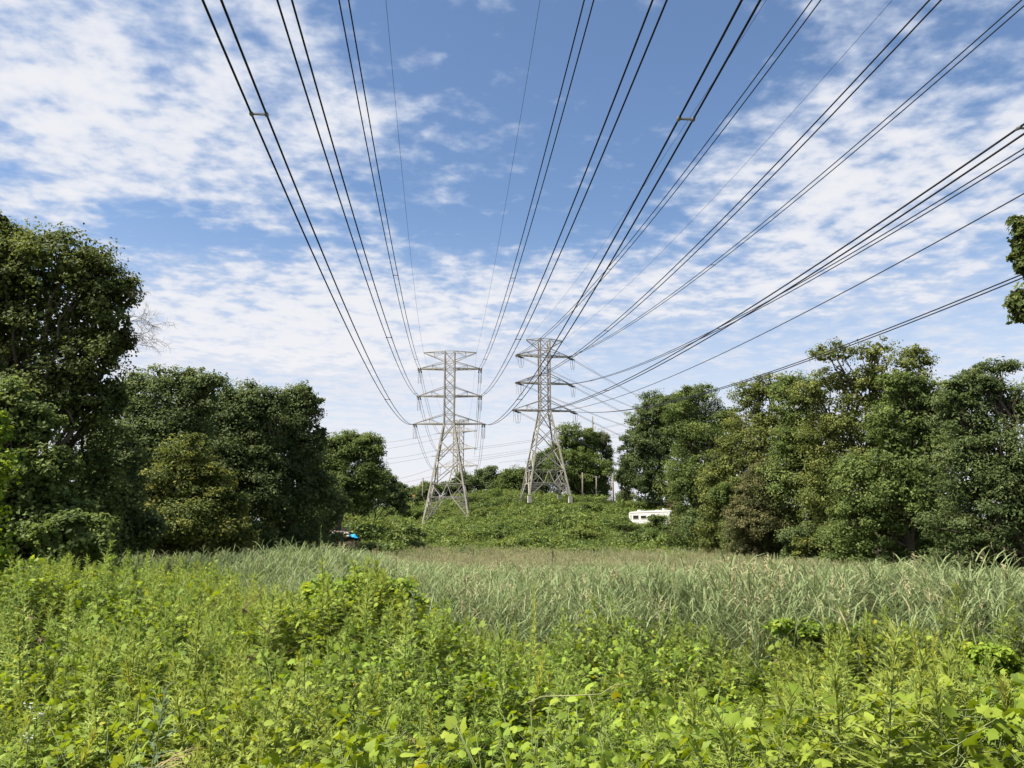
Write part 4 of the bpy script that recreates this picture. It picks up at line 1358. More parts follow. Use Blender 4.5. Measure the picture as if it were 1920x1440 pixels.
def proto_reed(coll, plume, dry, stalks=4, h0=2.3, mats=None, name='reed_clump'):
    b = LB()
    for s in range(stalks):
        base = Vector((random.uniform(-.28, .28), random.uniform(-.28, .28), 0))
        h = h0 * random.uniform(0.82, 1.12)
        lean = Vector((random.uniform(-.16, .16), random.uniform(-.16, .16), 0))
        def P(t):
            return base + Vector((lean.x * t * t * h, lean.y * t * t * h, t * h))
        for i in range(4):
            b.stem(P(i / 4), P((i + 1) / 4), 0.008, 0.5, 1 if dry < 0.5 else 3)
        a0 = random.uniform(0, 6.28)
        nb = 14
        for i in range(nb):
            t = 0.30 + 0.70 * i / (nb - 1)
            a = a0 + (math.pi if i % 2 else 0) + random.uniform(-.9, .9)
            out = Vector((math.cos(a), math.sin(a), 0))
            d = (out * random.uniform(.5, 1.5) + Vector((0, 0, 1.0))).normalized()
            L = random.uniform(.38, .72)
            w = random.uniform(.014, .028) if plume else random.uniform(.018, .036)
            isdry = random.random() < dry + (0.22 if t < 0.45 else 0)
            b.blade(P(t), d, Vector((-out.y, out.x, 0)).cross(d), L, w, min(1, max(0, random.gauss(.5, .24))), 3, random.uniform(.2, 1.7), 3 if isdry else 0)
        if random.random() < plume:
            tp = P(1.0); tp2 = tp + Vector((lean.x, lean.y, 0.22))
            b.stem(tp, tp2, 0.005, .5, 2)
            side = Vector((math.cos(a0), math.sin(a0), 0))
            for i in range(16):
                t = i / 16
                p = tp + Vector((0, 0, 0.26 * t))
                d = (side * random.uniform(.1, .8) + rv(.30) + Vector((0, 0, .8 - .5 * t))).normalized()
                b.blade(p, d, rv(1), random.uniform(.07, .15) * (1.15 - t * 0.6), .016, .5, 2, 1.1, 2)
    return b.build(name, mats, coll)

def protos(cname):
    return bpy.data.collections.new(cname)

# --- vine and weed canopy in the foreground
def weed_edge(x):
    """how far the weeds reach before the reeds take over"""
    return np.interp(x, [-40, -14, -9, -5.5, -3, 0, 3, 8, 14, 30], [36, 36, 27, 20, 17.0, 15.6, 13.2, 11.6, 10.6, 10.0]) + 2.2 * (vnoise(x / 2.3, x * 0, 21) - 0.5)

MOUND = at(640, 1085, 15.0)
def canopy(x, y):
    """height of the top of the weeds above the ground"""
    h = 1.12 + 0.75 * (vnoise(x / 2.4, y / 2.4, 31) - 0.5) + 0.55 * (vnoise(x / 0.9, y / 0.9, 32) - 0.5)
    h = h + 0.35 * sstep(y, 8, 14) * (vnoise(x / 3.3, y / 3.3, 33))
    h = h + 1.0 * np.exp(-(((x + 3.0) / 1.6) ** 2 + ((y - 14.0) / 1.7) ** 2)) + 0.5 * np.exp(-(((x + 0.6) / 1.4) ** 2 + ((y - 11.5) / 1.2) ** 2)) + 0.45 * np.exp(-(((x + 5.6) / 1.6) ** 2 + ((y - 12.5) / 1.4) ** 2))
    # the hollow at the lower left, and a bank in front of it
    h = h - 0.75 * np.exp(-(((x + 3.9) / 0.6) ** 2 + ((y - 7.4) / 0.8) ** 2))
    h = h - 0.2 * np.exp(-(((x + 2.6) / 0.6) ** 2 + ((y - 6.9) / 0.6) ** 2))
    h = h - 0.45 * np.exp(-(((x - 0.0) / 0.5) ** 2 + ((y - 7.6) / 0.5) ** 2))
    h = h - 0.40 * np.exp(-(((x - 2.3) / 0.6) ** 2 + ((y - 7.0) / 0.4) ** 2))
    return np.maximum(h, 0.25)

def hollow(x, y):
    q = np.zeros(len(x), bool)
    for (cx, cy, rx, ry) in ((-3.95, 6.6, 0.55, 1.3), (-2.95, 6.8, 0.38, 0.9), (-1.75, 8.3, 0.35, 0.3), (0.85, 7.3, 0.22, 0.3), (2.05, 7.1, 0.3, 0.3),
                             (-2.2, 11.8, 0.6, 0.4), (3.6, 11.2, 0.6, 0.35), (-6.2, 11.0, 0.5, 0.5), (1.2, 10.2, 0.5, 0.3)):
        q |= ((x - cx) / rx) ** 2 + ((y - cy) / ry) ** 2 < 0.6 + 0.8 * vnoise(x * 6, y * 6, 77)
    return q

def field(n, y0, y1, g, margin=6.0):
    """random spots over what the camera sees between two distances, even per square metre"""
    u = g.random(n * 3)
    y = np.sqrt(y0 * y0 + u * (y1 * y1 - y0 * y0))
    x = (g.random(n * 3) * 2 - 1) * (0.70 * y + margin)
    return x[:n], y[:n]

vine_c = protos('vine_sprigs')
vm = [M['leaf_vine'], M['stem_green']]
for i in range(9):
    proto_vine(SHAPES[i % 3], 10, 0.082, 0.40, vm, vine_c)
for i in range(3):
    proto_vine(SHAPES[i % 2], 7, 0.105, 0.40, [M['leaf_bright'], M['stem_green']], vine_c)
def zone_sort(pts):
    return pts
def vines():
    g = np.random.default_rng(101)
    X, Y, Z, S, I = [], [], [], [], []
    for (y0, y1, dens, sc) in ((4.2, 7, 120, 0.95), (7, 11, 100, 1.0), (11, 18, 48, 1.15), (18, 37, 12, 1.6)):
        area = 0.7 * (y1 * y1 - y0 * y0) + 12 * (y1 - y0)
        n = int(area * dens)
        x, y = field(n, y0, y1, g)
        mask = vnoise(x / 1.9, y / 1.9, 41) * 0.65 + vnoise(x / 0.8, y / 0.8, 42) * 0.35
        thr = 0.22 + 0.22 * sstep(-x, 1, 8) * sstep(y, 9, 13)         # fewer vines on the left among the mugwort
        thr = thr - 0.4 * np.exp(-(((x + 3.0) / 1.5) ** 2 + ((y - 14.2) / 1.6) ** 2))
        ok = (mask > thr) & (y < weed_edge(x) + 2.0) & ~hollow(x, y)
        x, y = x[ok], y[ok]
        lay = g.random(len(x)) ** 1.5
        z = ground(x, y) + canopy(x, y) * (1 - 0.55 * lay) - 0.05
        X.append(x); Y.append(y); Z.append(z); S.append(sc * (0.7 + 0.6 * g.random(len(x))))
        br = (vnoise(x / 1.3, y / 1.3, 43) > 0.62) & (g.random(len(x)) < 0.7)
        I.append(np.where(br, 9 + g.integers(0, 3, len(x)), g.integers(0, 9, len(x))))
    x, y, z, s, i = (np.concatenate(a) for a in (X, Y, Z, S, I))
    rot = np.stack([g.normal(size=len(x)) * 0.35 + 0.18, g.normal(size=len(x)) * 0.35, g.random(len(x)) * 6.283], 1)
    scatter('vines', np.stack([x, y, z], 1), rot, s, i, vine_c, 'tangle of lobed vine leaves covering the near bank', 'vines')
vines()

mug_c = protos('mugwort_plants')
mm = [M['leaf_mug'], M['stem_green']]
for i in range(7):
    proto_mugwort(1.0, 68, mug_c, mm, 0.4)
for i in range(2):
    proto_mugwort(1.0, 46, mug_c, [M['leaf_grey'], M['stem_green']], 0.3)
for i in range(2):
    proto_mugwort(1.0, 60, mug_c, [M['leaf_gr'], M['stem_brown']], 0.6, width=0.8)
def proto_grass(name='mugwort'):
    b = LB()
    for i in range(16):
        a = random.uniform(0, 6.28)
        d = Vector((math.cos(a) * .35, math.sin(a) * .35, 1))
        b.blade((random.gauss(0, .03), random.gauss(0, .03), .2), d, Vector((0, 0, 1)), random.uniform(.55, .95), .011, min(1, max(0, random.gauss(.6, .2))), 4, random.uniform(.3, 1.3))
    return b.build(name, [M['leaf_mug'], M['stem_green']], mug_c)
def proto_dead(name='mugwort'):
    b = LB()
    p = Vector((0, 0, 0)); d = Vector((random.uniform(-.3, .3), random.uniform(-.3, .3), 1))
    for i in range(5):
        q = p + d.normalized() * .22
        b.stem(p, q, .006 - .0008 * i, .3, 1)
        for k2 in range(3):
            a = random.uniform(0, 6.28)
            b.stem(q, q + Vector((math.cos(a), math.sin(a), .7)) * random.uniform(.06, .16), .003, .3, 1)
            b.blade(q, Vector((math.cos(a), math.sin(a), -.3)), Vector((0, 0, 1)), .07, .02, random.random(), 2, .9)
        p = q; d = d + rv(.2)
    return b.build(name, [M['leaf_dead'], M['stem_brown']], mug_c)
for i in range(2): proto_grass()
for i in range(2): proto_dead()
def mugworts():
    g = np.random.default_rng(102)
    X, Y, S, I = [], [], [], []
    for (y0, y1, dens) in ((4.2, 8, 9.5), (8, 13, 9.5), (13, 20, 9), (20, 38, 5)):
        area = 0.7 * (y1 * y1 - y0 * y0) + 12 * (y1 - y0)
        x, y = field(int(area * dens), y0, y1, g)
        mask = vnoise(x / 2.1, y / 2.1, 51) * 0.7 + vnoise(x / 0.7, y / 0.7, 52) * 0.3
        ok = (mask > 0.40 - 0.25 * sstep(-x, 1, 8) * sstep(y, 8, 12)) & (y < weed_edge(x) + 1.0) & ~hollow(x, y)
        x, y = x[ok], y[ok]
        top = canopy(x, y) + 0.10 + 0.32 * g.random(len(x)) ** 2 + 0.4 * (g.random(len(x)) < 0.03)
        X.append(x); Y.append(y); S.append(top)
        idx = g.integers(0, 7, len(x))
        grey = ((x < -3.6) & (y < 7.2)) | (g.random(len(x)) < 0.012)
        idx = np.where(grey, 7 + g.integers(0, 2, len(x)), idx)
        gold = (~grey) & (g.random(len(x)) < 0.05 + 0.22 * sstep(x, 2, 5) * (1 - sstep(y, 9, 12)))
        idx = np.where(gold, 9 + g.integers(0, 2, len(x)), idx)
        u2 = g.random(len(x))
        idx = np.where(u2 < 0.06, 11 + g.integers(0, 2, len(x)), np.where(u2 > 0.975, 13 + g.integers(0, 2, len(x)), idx))
        S[-1] = np.where((idx == 11) | (idx == 12), np.minimum(S[-1], 1.25) * 0.9, S[-1])
        I.append(idx)
    x, y, s, i = (np.concatenate(a) for a in (X, Y, S, I))
    rot = np.stack([g.normal(size=len(x)) * 0.12, g.normal(size=len(x)) * 0.12, g.random(len(x)) * 6.283], 1)
    z = ground(x, y) - 0.02
    scatter('weeds', np.stack([x, y, z], 1), rot, s, i, mug_c, 'feathery green mugwort growing thickly across the near bank', 'weeds')
mugworts()

# --- reeds
reed_c = protos('reed_clumps')
rm = [M['leaf_reed'], M['stem_green'], M['plume'], M['leaf_dryreed']]
for i in range(6):
    proto_reed(reed_c, 0.0, 0.02, mats=rm)
for i in range(4):
    proto_reed(reed_c, 0.75, 0.22, mats=rm)
for i in range(4):
    proto_reed(reed_c, 0.95, 0.45, mats=rm)
def reeds():
    g = np.random.default_rng(103)
    X, Y, S, I = [], [], [], []
    for (y0, y1, dens) in ((9.5, 20, 7.0), (20, 40, 5.0), (40, 70, 2.8), (70, 108, 2.2)):
        area = 0.7 * (y1 * y1 - y0 * y0) + 12 * (y1 - y0)
        x, y = field(int(area * dens), y0, y1, g)
        ok = (y > weed_edge(x) + 1.2 * (g.random(len(x)) - 0.5))
        lim = np.interp(x, [-60, -38, -34, -18, -8, 24, 34, 44, 60], [52, 58, 91, 93, 104, 104, 88, 66, 56])
        ok &= y < lim
        ok &= x > np.interp(y, [10, 30, 34, 40, 60, 100], [-60, -60, -16.5, -19.5, -30, -50])
        x, y = x[ok], y[ok]
        far = sstep(y, 42, 74) * (0.55 + 0.45 * sstep(-np.abs(x + 4), -26, -6)) + 0.25 * (vnoise(x / 7, y / 9, 61) - 0.5)
        u = g.random(len(x))
        idx = np.where(u < 0.85 * far, 10 + g.integers(0, 4, len(x)), np.where(u < 1.15 * far + 0.025, 6 + g.integers(0, 4, len(x)), g.integers(0, 6, len(x))))
        edge = np.clip((y - weed_edge(x)) / 4.0, 0, 1)
        S.append((0.72 + 0.28 * edge) * (0.84 + 0.24 * vnoise(x / 3.0, y / 3.0, 62)) * (0.93 + 0.14 * g.random(len(x))))
        X.append(x); Y.append(y); I.append(idx)
    x, y, s, i = (np.concatenate(a) for a in (X, Y, S, I))
    rot = np.stack([g.normal(size=len(x)) * 0.07, g.normal(size=len(x)) * 0.07, g.random(len(x)) * 6.283], 1)
    scatter('reeds', np.stack([x, y, ground(x, y) - 0.05], 1), rot, s, i, reed_c, 'bed of grey-green reeds with tan plumes across the middle of the view', 'reeds')
reeds()

# --- the vine-covered slope
hill_c = protos('hill_clumps')
def proto_hill(seed, n=360, r=1.0, hgt=1.0):
    g = np.random.default_rng(seed)
    k2 = 9
    cc = np.stack([g.normal(size=k2) * .42 * r, g.normal(size=k2) * .42 * r, hgt * (0.25 + 0.75 * g.random(k2))], 1)
    ci = g.integers(0, k2, n)
    off = g.normal(size=(n, 3)) * np.array([.24, .24, .15]) * r
    pos = cc[ci] + off
    pos[:, 2] = np.maximum(pos[:, 2], 0.02)
    nrm = unit(unit(off) * .4 + np.array([0, 0, .7]) + g.normal(size=(n, 3)) * .4)
    tint = np.clip(.5 + (g.random(k2)[ci] - .5) * .4 + g.normal(size=n) * .18, 0, 1)
    V, Fc = leaves_np(pos, nrm, .175 * (.6 + .8 * g.random(n)), .75, g=g)
    me = np_mesh('vine_mound', V, [Fc], attrs={'tint': np.repeat(tint, 2)})
    link_mesh('vine_mound', me, [M['leaf_hill']], coll=hill_c)
for i in range(6):
    proto_hill(200 + i)
def hillside():
    g = np.random.default_rng(104)
    n = 24000
    y = 94 + 146 * g.random(n) ** 1.15
    x = (g.random(n) * 2 - 1) * 62
    lim_l = np.interp(y, [94, 120, 150, 240], [-36, -42, -46, -62])
    ok = (x > lim_l) & (x < np.interp(y, [94, 150, 240], [40, 46, 62]))
    # keep a gap where the camper and the clearing are
    ok &= ~((np.abs(x - 25) < 6.5) & (y > 128) & (y < 148))
    ok &= ~((x > -0.250 * y) & (x < -0.186 * y) & (y > 88) & (y < 115))
    # a worn track leads in front of the camper, so the growth there stays low
    ok &= ~((y > 104) & (y < 150) & (x > 0.140 * y) & (x < 0.212 * y) & (ground(x, y) > 5.0 - 0.0052 * 0 - 1.6))
    x, y = x[ok], y[ok]
    s = 0.42 + 0.75 * vnoise(x / 4.0, y / 4.0, 71) ** 1.6 + 0.55 * vnoise(x / 1.6, y / 2.2, 72) ** 2 + 0.45 * g.random(len(x)) ** 3
    s = np.where(g.random(len(x)) < 0.035, 1.4 + 1.0 * g.random(len(x)), s)
    rot = np.stack([g.normal(size=len(x)) * .12, g.normal(size=len(x)) * .12, g.random(len(x)) * 6.283], 1)
    scatter('hillside_vines', np.stack([x, y, ground(x, y) - .1], 1), rot, s, g.integers(0, 6, len(x)), hill_c,
            'low green vines and brambles covering the slope below the pylons', 'vines')
hillside()
# bushes standing out of the slope
gB = 'bushes standing on the vine-covered slope'
for i, (px, py, rx, ry, Y, mt, lab) in enumerate([
        (700, 985, 34, 16, 118, 'leaf_hill', 'bush on the slope below the small dark corner tree'),
        (760, 1000, 40, 16, 112, 'leaf_hill', 'bush low on the slope, left below the left pylon'),
        (770, 960, 28, 14, 150, 'leaf_hilldark', 'bush beside the left foot of the left pylon'),
        (860, 1000, 40, 14, 112, 'leaf_hill', 'bush at the bottom of the slope under the left pylon'),
        (915, 960, 36, 14, 160, 'leaf_hill', 'bush right of the right feet of the left pylon'),
        (960, 985, 40, 15, 128, 'leaf_hilldark', 'dark bush in the middle of the slope'),
        (1030, 975, 34, 13, 140, 'leaf_hill', 'bush on the slope below the right pylon'),
        (1090, 1000, 42, 15, 112, 'leaf_hill', 'rough bush at the foot of the slope left of the camper'),
        (1100, 950, 34, 13, 165, 'leaf_hill', 'bush right of the feet of the right pylon'),
        (1165, 985, 34, 14, 128, 'leaf_hill', 'bush in front of the left end of the camper'),
        (1215, 1000, 46, 16, 116, 'leaf_hill', 'rounded bush below the camper'),
        (1180, 945, 30, 14, 158, 'leaf_hill', 'bush uphill of the camper on its left'),
        (890, 935, 30, 12, 190, 'leaf_hill', 'bush on the ridge between the pylons'),
        (1010, 1008, 40, 13, 106, 'leaf_hilldark', 'leafy bush at the reed edge in the middle'),
        (1205, 986, 44, 9, 128, 'leaf_hill', 'low bush directly in front of the camper'),
        (702, 1006, 24, 10, 116, 'leaf_hill', 'bush right of the blue tarpaulin')]):
    Y = land(px, py + ry)
    make_tree('bush', [(px, py + 3, rx * .8, ry * .75), (px + rx * .5, py + 5, rx * .5, ry * .55), (px - rx * .5, py + 6, rx * .45, ry * .5)], Y, lab, 0.22, mt, cat='bush', group=gB, seed=120 + i, fill=5.5,
              limbs=False, stemname='stem', part='foliage')

# ------------------------------------------------------------------ odds and ends in the clearing on the left
def rubble():
    c = at(633, 1022, 104); z = gz(c.x, c.y)
    root = empty('rubble_heap', (c.x, c.y, z), 'heap of pale broken rubble at the reed edge on the left', 'rubble')
    g = np.random.default_rng(8)
    for i in range(22):
        bm = bmesh.new()
        bmesh.ops.create_icosphere(bm, subdivisions=1, radius=1)
        s = 0.16 + 0.2 * g.random()
        for v in bm.verts:
            v.co = Vector(v.co) * s * (0.7 + 0.6 * g.random())
            v.co.z *= 0.7
        me = bpy.data.meshes.new('rock'); bm.to_mesh(me); bm.free()
        u = (g.random() * 2 - 1)
        o2 = link_mesh('rock', me, M['rubble'], root, (u * 1.5, g.normal() * .4, max(0.1, 0.85 * (1 - abs(u)) * g.random() + 0.15)))
rubble()
def lumber():
    c = at(633, 1007, 104); c.z = gz(c.x, c.y) + 0.45
    root = empty('lumber_pile', (c.x, c.y, c.z - 0.5), 'pile of grey boards lying under the left-hand trees', 'lumber')
    g = np.random.default_rng(9)
    for i in range(9):
        b = MB(); r = Matrix.Rotation(g.normal() * .12, 3, 'Z') @ Matrix.Rotation(g.normal() * .05, 3, 'Y')
        b.box((g.normal() * .3, g.normal() * .5, 0.15 + 0.09 * i), (2.6 + g.random(), 0.2, 0.055), r)
        b.build('plank', M['plank'], root)
    c = at(652, 997, 107); c.z = gz(c.x, c.y) + 0.35
    root = empty('lumber_pile', (c.x, c.y, c.z - 0.35), 'short stack of pale boards behind the blue tarpaulin', 'lumber')
    for i in range(5):
        b = MB(); b.box((g.normal() * .1, g.normal() * .3, 0.1 + 0.1 * i), (1.5, 0.22, 0.07), Matrix.Rotation(g.normal() * .1, 3, 'Z'))
        b.build('plank', M['plank'], root)
lumber()
def tarp():
    c = at(664, 1004, 105); c.z = gz(c.x, c.y) + 0.22
    n = 16
    xs = np.linspace(-0.6, 0.6, n); ys = np.linspace(-0.6, 0.6, n)
    X, Y = np.meshgrid(xs, ys)
    Z = 0.55 * np.exp(-(X / .35) ** 2 - (Y / .4) ** 2) + 0.3 * np.exp(-((X + .45) / .2) ** 2) + 0.12 * vnoise(X * 5, Y * 5, 3) + 0.05
    V = np.stack([X.ravel(), Y.ravel(), Z.ravel()], 1)
    i = (np.arange(n - 1)[None, :] + n * np.arange(n - 1)[:, None]).ravel()
    me = np_mesh('tarpaulin', V, [np.stack([i, i + 1, i + 1 + n, i + n], 1)], smooth=True)
    o2 = link_mesh('tarpaulin', me, M['tarp'], None, (c.x, c.y, c.z - 0.25))
    md = o2.modifiers.new('thickness', 'SOLIDIFY'); md.thickness = 0.02
    tag(o2, 'crumpled bright blue tarpaulin under the left-hand trees', 'tarpaulin')
tarp()
def signs():
    c = at(776, 929, 200); drop = c.z - gz(c.x, c.y)
    root = empty('orange_sign', (c.x, c.y, c.z - 1.2), 'small orange sign showing among bushes left of the left pylon', 'sign')
    b = MB(); b.box((0, 0, 1.15), (0.7, 0.06, 0.42)); b.build('panel', M['orange'], root)
    b = MB(); b.tube([(0, 0.06, 1.0 - drop), (0, 0.06, 1.3)], 0.04, 6); b.build('post', M['steel'], root)
    c = at(827, 942, land(827, 942, 186, 232, 1.2))
    b = MB(); b.box((0, 0, 0), (1.1, 0.3, 0.14), Matrix.Rotation(math.radians(-26), 3, 'Y'))
    o2 = b.build('pale_board', M['board'], None, c)
    tag(o2, 'small pale slanted board seen through the legs of the left pylon', 'board')
    c = at(843, 944, land(843, 944, 186, 232, 0.8))
    b = MB(); b.box((0, 0, 0), (2.8, 0.3, 0.16)); b.box((0, 0, -0.35), (2.6, 0.14, 0.5))
    o2 = b.build('concrete_barrier', M['concrete'], None, c)
    tag(o2, 'low pale concrete barrier between the feet of the left pylon', 'barrier')
signs()

# ------------------------------------------------------------------ plants standing out in the foreground
def mound():
    c = MOUND
    spec = [(625, 1108, 66, 30), (695, 1104, 58, 30), (750, 1130, 48, 34), (650, 1135, 90, 34)]
    make_tree('vine_mound', spec, 15.0, 'dome of bright vine leaves over a bush in the middle of the weeds', 0.10, 'leaf_bramble', cat='bush', seed=141, fill=5, lumps=0, limbs=False,
              stemname='stem', part='foliage', clump=0.75, aspect=0.85, up=0.7)
    make_tree('bramble_bush', [(1480, 1182, 60, 22), (1560, 1192, 70, 26), (1630, 1205, 50, 20)], 12.6, 'dark leafy bramble at the reed edge on the right', 0.07, 'leaf_bramble', cat='bush', seed=142, fill=6, lumps=6, limbs=False,
              stemname='stem', part='foliage', clump=0.6, aspect=0.85, up=0.7)
    make_tree('bramble_bush', [(1845, 1232, 46, 22), (1795, 1250, 40, 18), (1885, 1255, 34, 18)], 11.0, 'yellow-green bramble among reeds near the right edge', 0.07, 'leaf_bramble', cat='bush', seed=143, fill=5, lumps=6, limbs=False,
              stemname='stem', part='foliage', clump=0.6, aspect=0.85, up=0.7)
mound()

def hero_vine(px, py, Y, n, label, mat, L=0.14, seed=0, spread=0.45, shape=None):
    random.seed(seed)
    p = at(px, py, Y)
    g0 = gz(p.x, p.y)
    root = empty('broad_leaved_vine', (p.x, p.y, g0), label, 'vine', 'large-leaved vines at the front of the bank')
    b = MB()
    top = Vector((0, 0, p.z - g0))
    for k2 in range(4):
        e = top + Vector((random.uniform(-1, 1) * spread, random.uniform(-1, 1) * spread * .7, -0.15 * random.random()))
        m = e * 0.5 + Vector((random.uniform(-.1, .1), random.uniform(-.1, .1), 0.1))
        b.tube([Vector((0, 0, -.05)), m, e], [0.009, 0.007, 0.004], 5)
    b.build('stem', M['stem_green'], root, smooth=True)
    cache = []
    for s in range(6):
        q = LB(); q.lobed((0, 0, 0), (1, 0, 0), (0, 0, 1), 1.0, min(1, max(0, random.gauss(.55, .2))), SHAPES[(shape if shape is not None else s) % 3], cup=0.34)
        me = q.mesh('leaf'); me.materials.append(M[mat]); cache.append(me)
    for i in range(n):
        o2 = bpy.data.objects.new('leaf', cache[i % 6])
        COL.objects.link(o2); o2.parent = root
        a = random.uniform(0, 6.283); r = spread * math.sqrt(random.random())
        o2.location = top + Vector((r * math.cos(a), r * math.sin(a) * 0.8, random.uniform(-.22, .10) - 0.35 * (r / spread) ** 2 * .5))
        # leaves hang facing outward and up, towards the light and the open side
        o2.rotation_euler = Euler((random.gauss(0.55, .3), random.gauss(0, .35), random.gauss(-1.57, .9)), 'XYZ')
        s = L * random.uniform(.45, .92)
        o2.scale = (s, s, s)
hv = [(1010, 1330, 7.6, 26, 'cluster of large bright lobed leaves in the bottom centre, below the curved bare vine', 'leaf_bright', .155),
      (1100, 1300, 7.9, 20, 'large lobed leaves around the curved bare vine right of the bottom centre', 'leaf_vine', .17),
      (1020, 1405, 6.7, 24, 'yellow-green lobed leaves at the bottom edge, centre', 'leaf_bright', .14),
      (940, 1360, 7.1, 20, 'pale lobed leaves left of the bottom centre cluster', 'leaf_vine', .14),
      (1190, 1340, 7.3, 18, 'lobed leaves beside the feathery weeds right of the bottom centre', 'leaf_vine', .15),
      (1640, 1320, 7.4, 18, 'yellow-green lobed leaves at the foot of the tall goldenrod', 'leaf_bramble', .15),
      (1790, 1385, 6.6, 22, 'bright lobed leaves in the lower right corner', 'leaf_bramble', .17),
      (1850, 1330, 7.3, 18, 'yellow leaves near the right edge above the lower right corner', 'leaf_bramble', .17),
      (320, 1320, 7.2, 16, 'large pale leaf cluster beside the dark hollow, lower left', 'leaf_vine', .16),
      (215, 1330, 7.3, 18, 'leafy vine spilling into the dark hollow at the lower left', 'leaf_vine', .12),
      (500, 1370, 6.9, 20, 'lobed leaves at the bottom between the straw and the centre', 'leaf_vine', .13),
      (740, 1380, 6.8, 20, 'shaded lobed leaves left of the yellow-green bottom cluster', 'leaf_vine', .13),
      (1330, 1290, 8.3, 18, 'lobed leaves in the right half above the feathery weeds', 'leaf_bramble', .14),
      (560, 1240, 9.4, 16, 'lobed leaves over the weeds below the vine dome', 'leaf_bramble', .15),
      (1480, 1400, 6.6, 18, 'lobed leaves at the bottom edge right of the centre', 'leaf_vine', .15)]
for i, (px, py, Y, n, lab, mt, L) in enumerate(hv):
    hero_vine(px, py, Y, n, lab, mt, L, 300 + i)

def tall_weed(px, py_top, Y, label, mat, h=None, cat='weed', w=0.09, nl=70, stem='stem_green', name='tall_weed', seed=0, heads=1):
    random.seed(400 + seed)
    p = at(px, py_top, Y); g0 = gz(p.x, Y)
    root = empty(name, (p.x, Y, g0 - .03), label, cat)
    h = p.z - g0
    for k2 in range(heads):
        b = LB(); s = LB()
        off = Vector((k2 * 0.16, k2 * 0.05, 0)); hh = h * (1 - 0.06 * k2)
        for i in range(6):
            s.stem(off * (i / 6) + Vector((0, 0, hh * i / 6)), off * ((i + 1) / 6) + Vector((0, 0, hh * (i + 1) / 6)), .010 * (1 - .1 * i), .4, 0)
        for i in range(nl):
            t = .35 + .65 * i / nl
            a = i * 2.4
            out_ = Vector((math.cos(a), math.sin(a), 0))
            d = (out_ * (1.1 - .7 * max(0, (t - .6) / .4)) + Vector((0, 0, .5 + t * .6))).normalized()
            L = w * (1.5 - 1.0 * max(0, (t - .5) / .5)) * random.uniform(.7, 1.2)
            b.blade(off * t + Vector((0, 0, hh * t)), d, Vector((0, 0, 1)), L, L * .2, min(1, max(0, random.gauss(.55, .2))), 2, .6)
        s.build('stem', [M[stem]], None, root)
        b.build('foliage', [M[mat]], None, root)
tall_weed(1712, 1160, 9.6, 'tallest yellow-green goldenrod spike on the right, with two heads', 'leaf_gr', w=.12, nl=110, stem='stem_brown', name='goldenrod', heads=2, seed=1)
tall_weed(1000, 1090, 13.2, 'upright yellowish weed in front of the reeds right of centre', 'leaf_gr', w=.12, nl=90, name='goldenrod', seed=2)
tall_weed(602, 985, 30, 'slender weed standing above the reeds below the peaked tree', 'leaf_mid', w=.20, nl=46, seed=3)
tall_weed(664, 1010, 31, 'slender pale weed above the reeds below the blue tarpaulin', 'leaf_pale', w=.18, nl=36, seed=4)
tall_weed(1590, 1330, 7.0, 'brown-stemmed weed leaning at the bottom right', 'leaf_gr', w=.12, nl=60, stem='stem_brown', seed=5)
tall_weed(890, 1290, 8.4, 'feathery weed spike left of the bottom centre leaves', 'leaf_mug', w=.10, nl=70, seed=6)
tall_weed(1175, 1310, 7.4, 'feathery weed spike right of the curved bare vine', 'leaf_mug', w=.10, nl=70, seed=7)

def tall_reed(px, py, Y, label, seed, mat='plume', lean=0.0, L=.32, blades=5):
    random.seed(500 + seed)
    p = at(px, py, Y); g0 = gz(p.x, Y); h = p.z - g0
    root = empty('plumed_reed', (p.x, Y, g0 - .03), label, 'reed', 'single reeds standing above the reed bed')
    s = LB(); b = LB(); q = LB()
    def P(t):
        return Vector((lean * (t * t - 1) * h, 0, t * h))
    for i in range(6):
        s.stem(P(i / 6), P((i + 1) / 6), .009, .5, 0)
    for i in range(blades):
        t = .45 + .5 * i / blades
        a = random.uniform(0, 6.28)
        out_ = Vector((math.cos(a), math.sin(a), 0))
        b.blade(P(t), out_ * .7 + Vector((0, 0, 1)), Vector((0, 0, 1)), .5, .03, random.random(), 3, 1.0)
    for i in range(46):
        t = random.random()
        p0 = P(1.0) + Vector((0, 0, -L * t))
        d = Vector((random.gauss(.25, .35), random.gauss(0, .3), .9))
        q.blade(p0, d, rv(1), L * .36 * (.35 + .65 * t), .018, .5, 2, .8)
    s.build('stem', [M['plume_dark']], None, root)
    b.build('blades', [M['leaf_reed']], None, root)
    q.build('plume', [M[mat]], None, root)
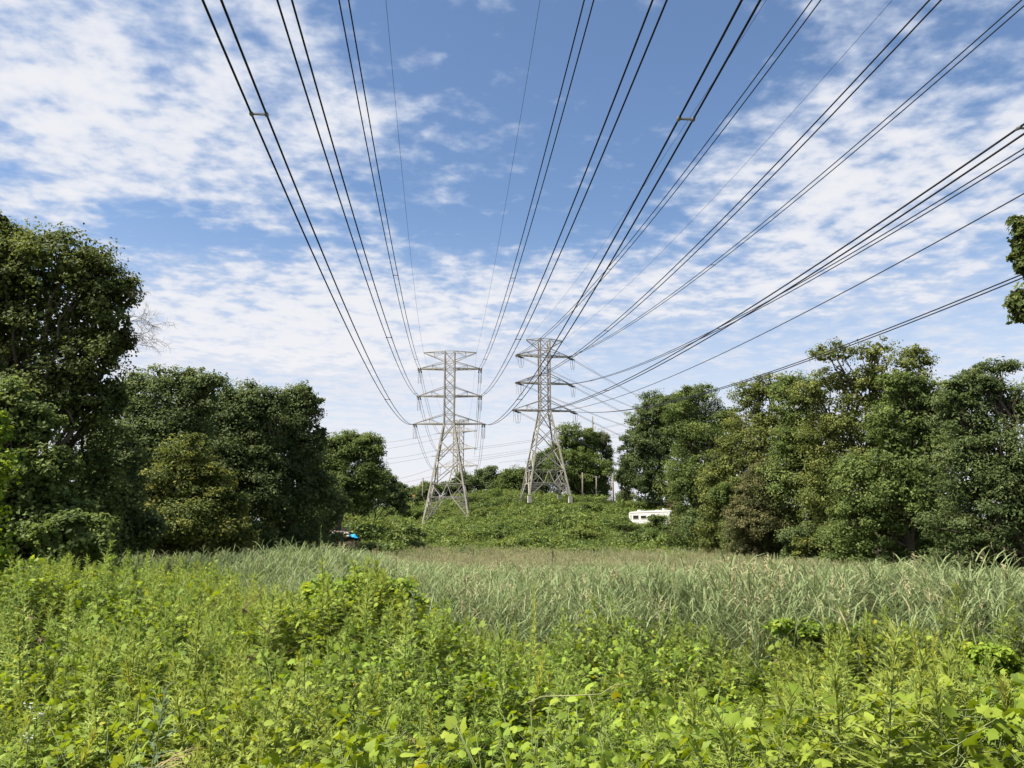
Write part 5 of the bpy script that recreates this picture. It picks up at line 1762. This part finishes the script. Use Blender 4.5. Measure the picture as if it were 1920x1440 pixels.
for i, (px, py, Y, mt, ln, lab) in enumerate([
        (527, 1008, 32, 'plume', .0, 'tall pale reed plume standing alone left of the slender weed'),
        (1036, 1030, 24, 'plume_dark', .0, 'dark upright reed head right of the middle of the reeds'),
        (887, 1028, 40, 'plume_dark', .0, 'dark reed head left of the middle of the reeds'),
        (708, 1018, 30, 'plume', .03, 'brownish reed plume beside the crossing reed blades, left of centre'),
        (1756, 1030, 40, 'plume', .02, 'leftmost of the tall tan plumes at the right edge'),
        (1772, 1026, 41, 'plume', .0, 'bushy double tan plume among those at the right edge'),
        (1796, 1032, 40, 'plume', .05, 'third tan plume from the left at the right edge'),
        (1822, 1034, 39, 'plume', .0, 'pale short plume between the tall ones at the right edge'),
        (1858, 1015, 38, 'plume', -.10, 'tallest leaning tan plume at the right edge'),
        (1882, 1026, 38, 'plume', .0, 'tan plume just right of the tallest leaning one'),
        (1902, 1028, 37, 'plume', .04, 'rightmost tan plume at the edge of the view'),
        (1675, 1034, 43, 'plume_dark', .0, 'thin dark reed head left of the tan plumes at the right edge')]):
    tall_reed(px, py, Y, lab, i, mt, ln)

def straw():
    p = at(318, 1412, 6.75)
    root = empty('dry_grass_tuft', (p.x, p.y, p.z - .25), 'bent bundle of dry straw at the bottom left', 'dry grass')
    random.seed(77)
    b = LB()
    for i in range(20):
        a = Vector((random.uniform(-.10, .10), random.uniform(-.10, .10), random.uniform(0, .14)))
        d = Vector((random.gauss(.75, .2), random.gauss(.05, .25), random.gauss(.60, .2)))
        b.blade(a + Vector((-.12, 0, .02)), d, Vector((0, -1, .4)), random.uniform(.18, .42), .0045, .5, 3, 1.0)
    b.build('straw', [M['straw']], None, root)
    root = empty('bare_vine', at(1080, 1318, 7.55), 'curved bare pale vine arching over leaves, right of the bottom centre', 'vine')
    b = MB()
    b.tube([(-.50, 0, -.02), (-.30, -.02, .06), (0, -.03, .07), (.22, -.02, .08), (.36, 0, .16), (.55, .02, .13)], [.003, .004, .005, .004, .003, .002], 6)
    b.tube([(.12, -.03, .07), (.17, -.04, -.08), (.16, -.03, -.24), (.30, -.03, -.42)], [.003, .003, .003, .002], 6)
    b.build('stem', M['vine_wood'], root, smooth=True)
straw()
def white_flowers():
    for i, (px, py, lab) in enumerate([(60, 1318, 'pale flower sprig in the grey-green weeds, uppermost at the lower left'), (80, 1332, 'pale flower sprig just below the uppermost one at the lower left'),
                                       (55, 1375, 'pale flower sprig lowest at the lower left')]):
        p = at(px, py, 6.2)
        root = empty('flower_sprig', (p.x, p.y, p.z - .12), lab, 'flower', 'pale flower sprigs')
        random.seed(600 + i)
        b = LB(); s = LB()
        s.stem((0, 0, -.5), (0, 0, .1), .004, .5, 0)
        for k2 in range(16):
            b.blade((random.gauss(0, .02), random.gauss(0, .02), .06 + random.gauss(.03, .02)), rv(1) + Vector((0, 0, .6)), rv(1), .022, .009, .5, 2, .3)
        s.build('stem', [M['stem_green']], None, root); b.build('blossom', [M['flower']], None, root)
white_flowers()
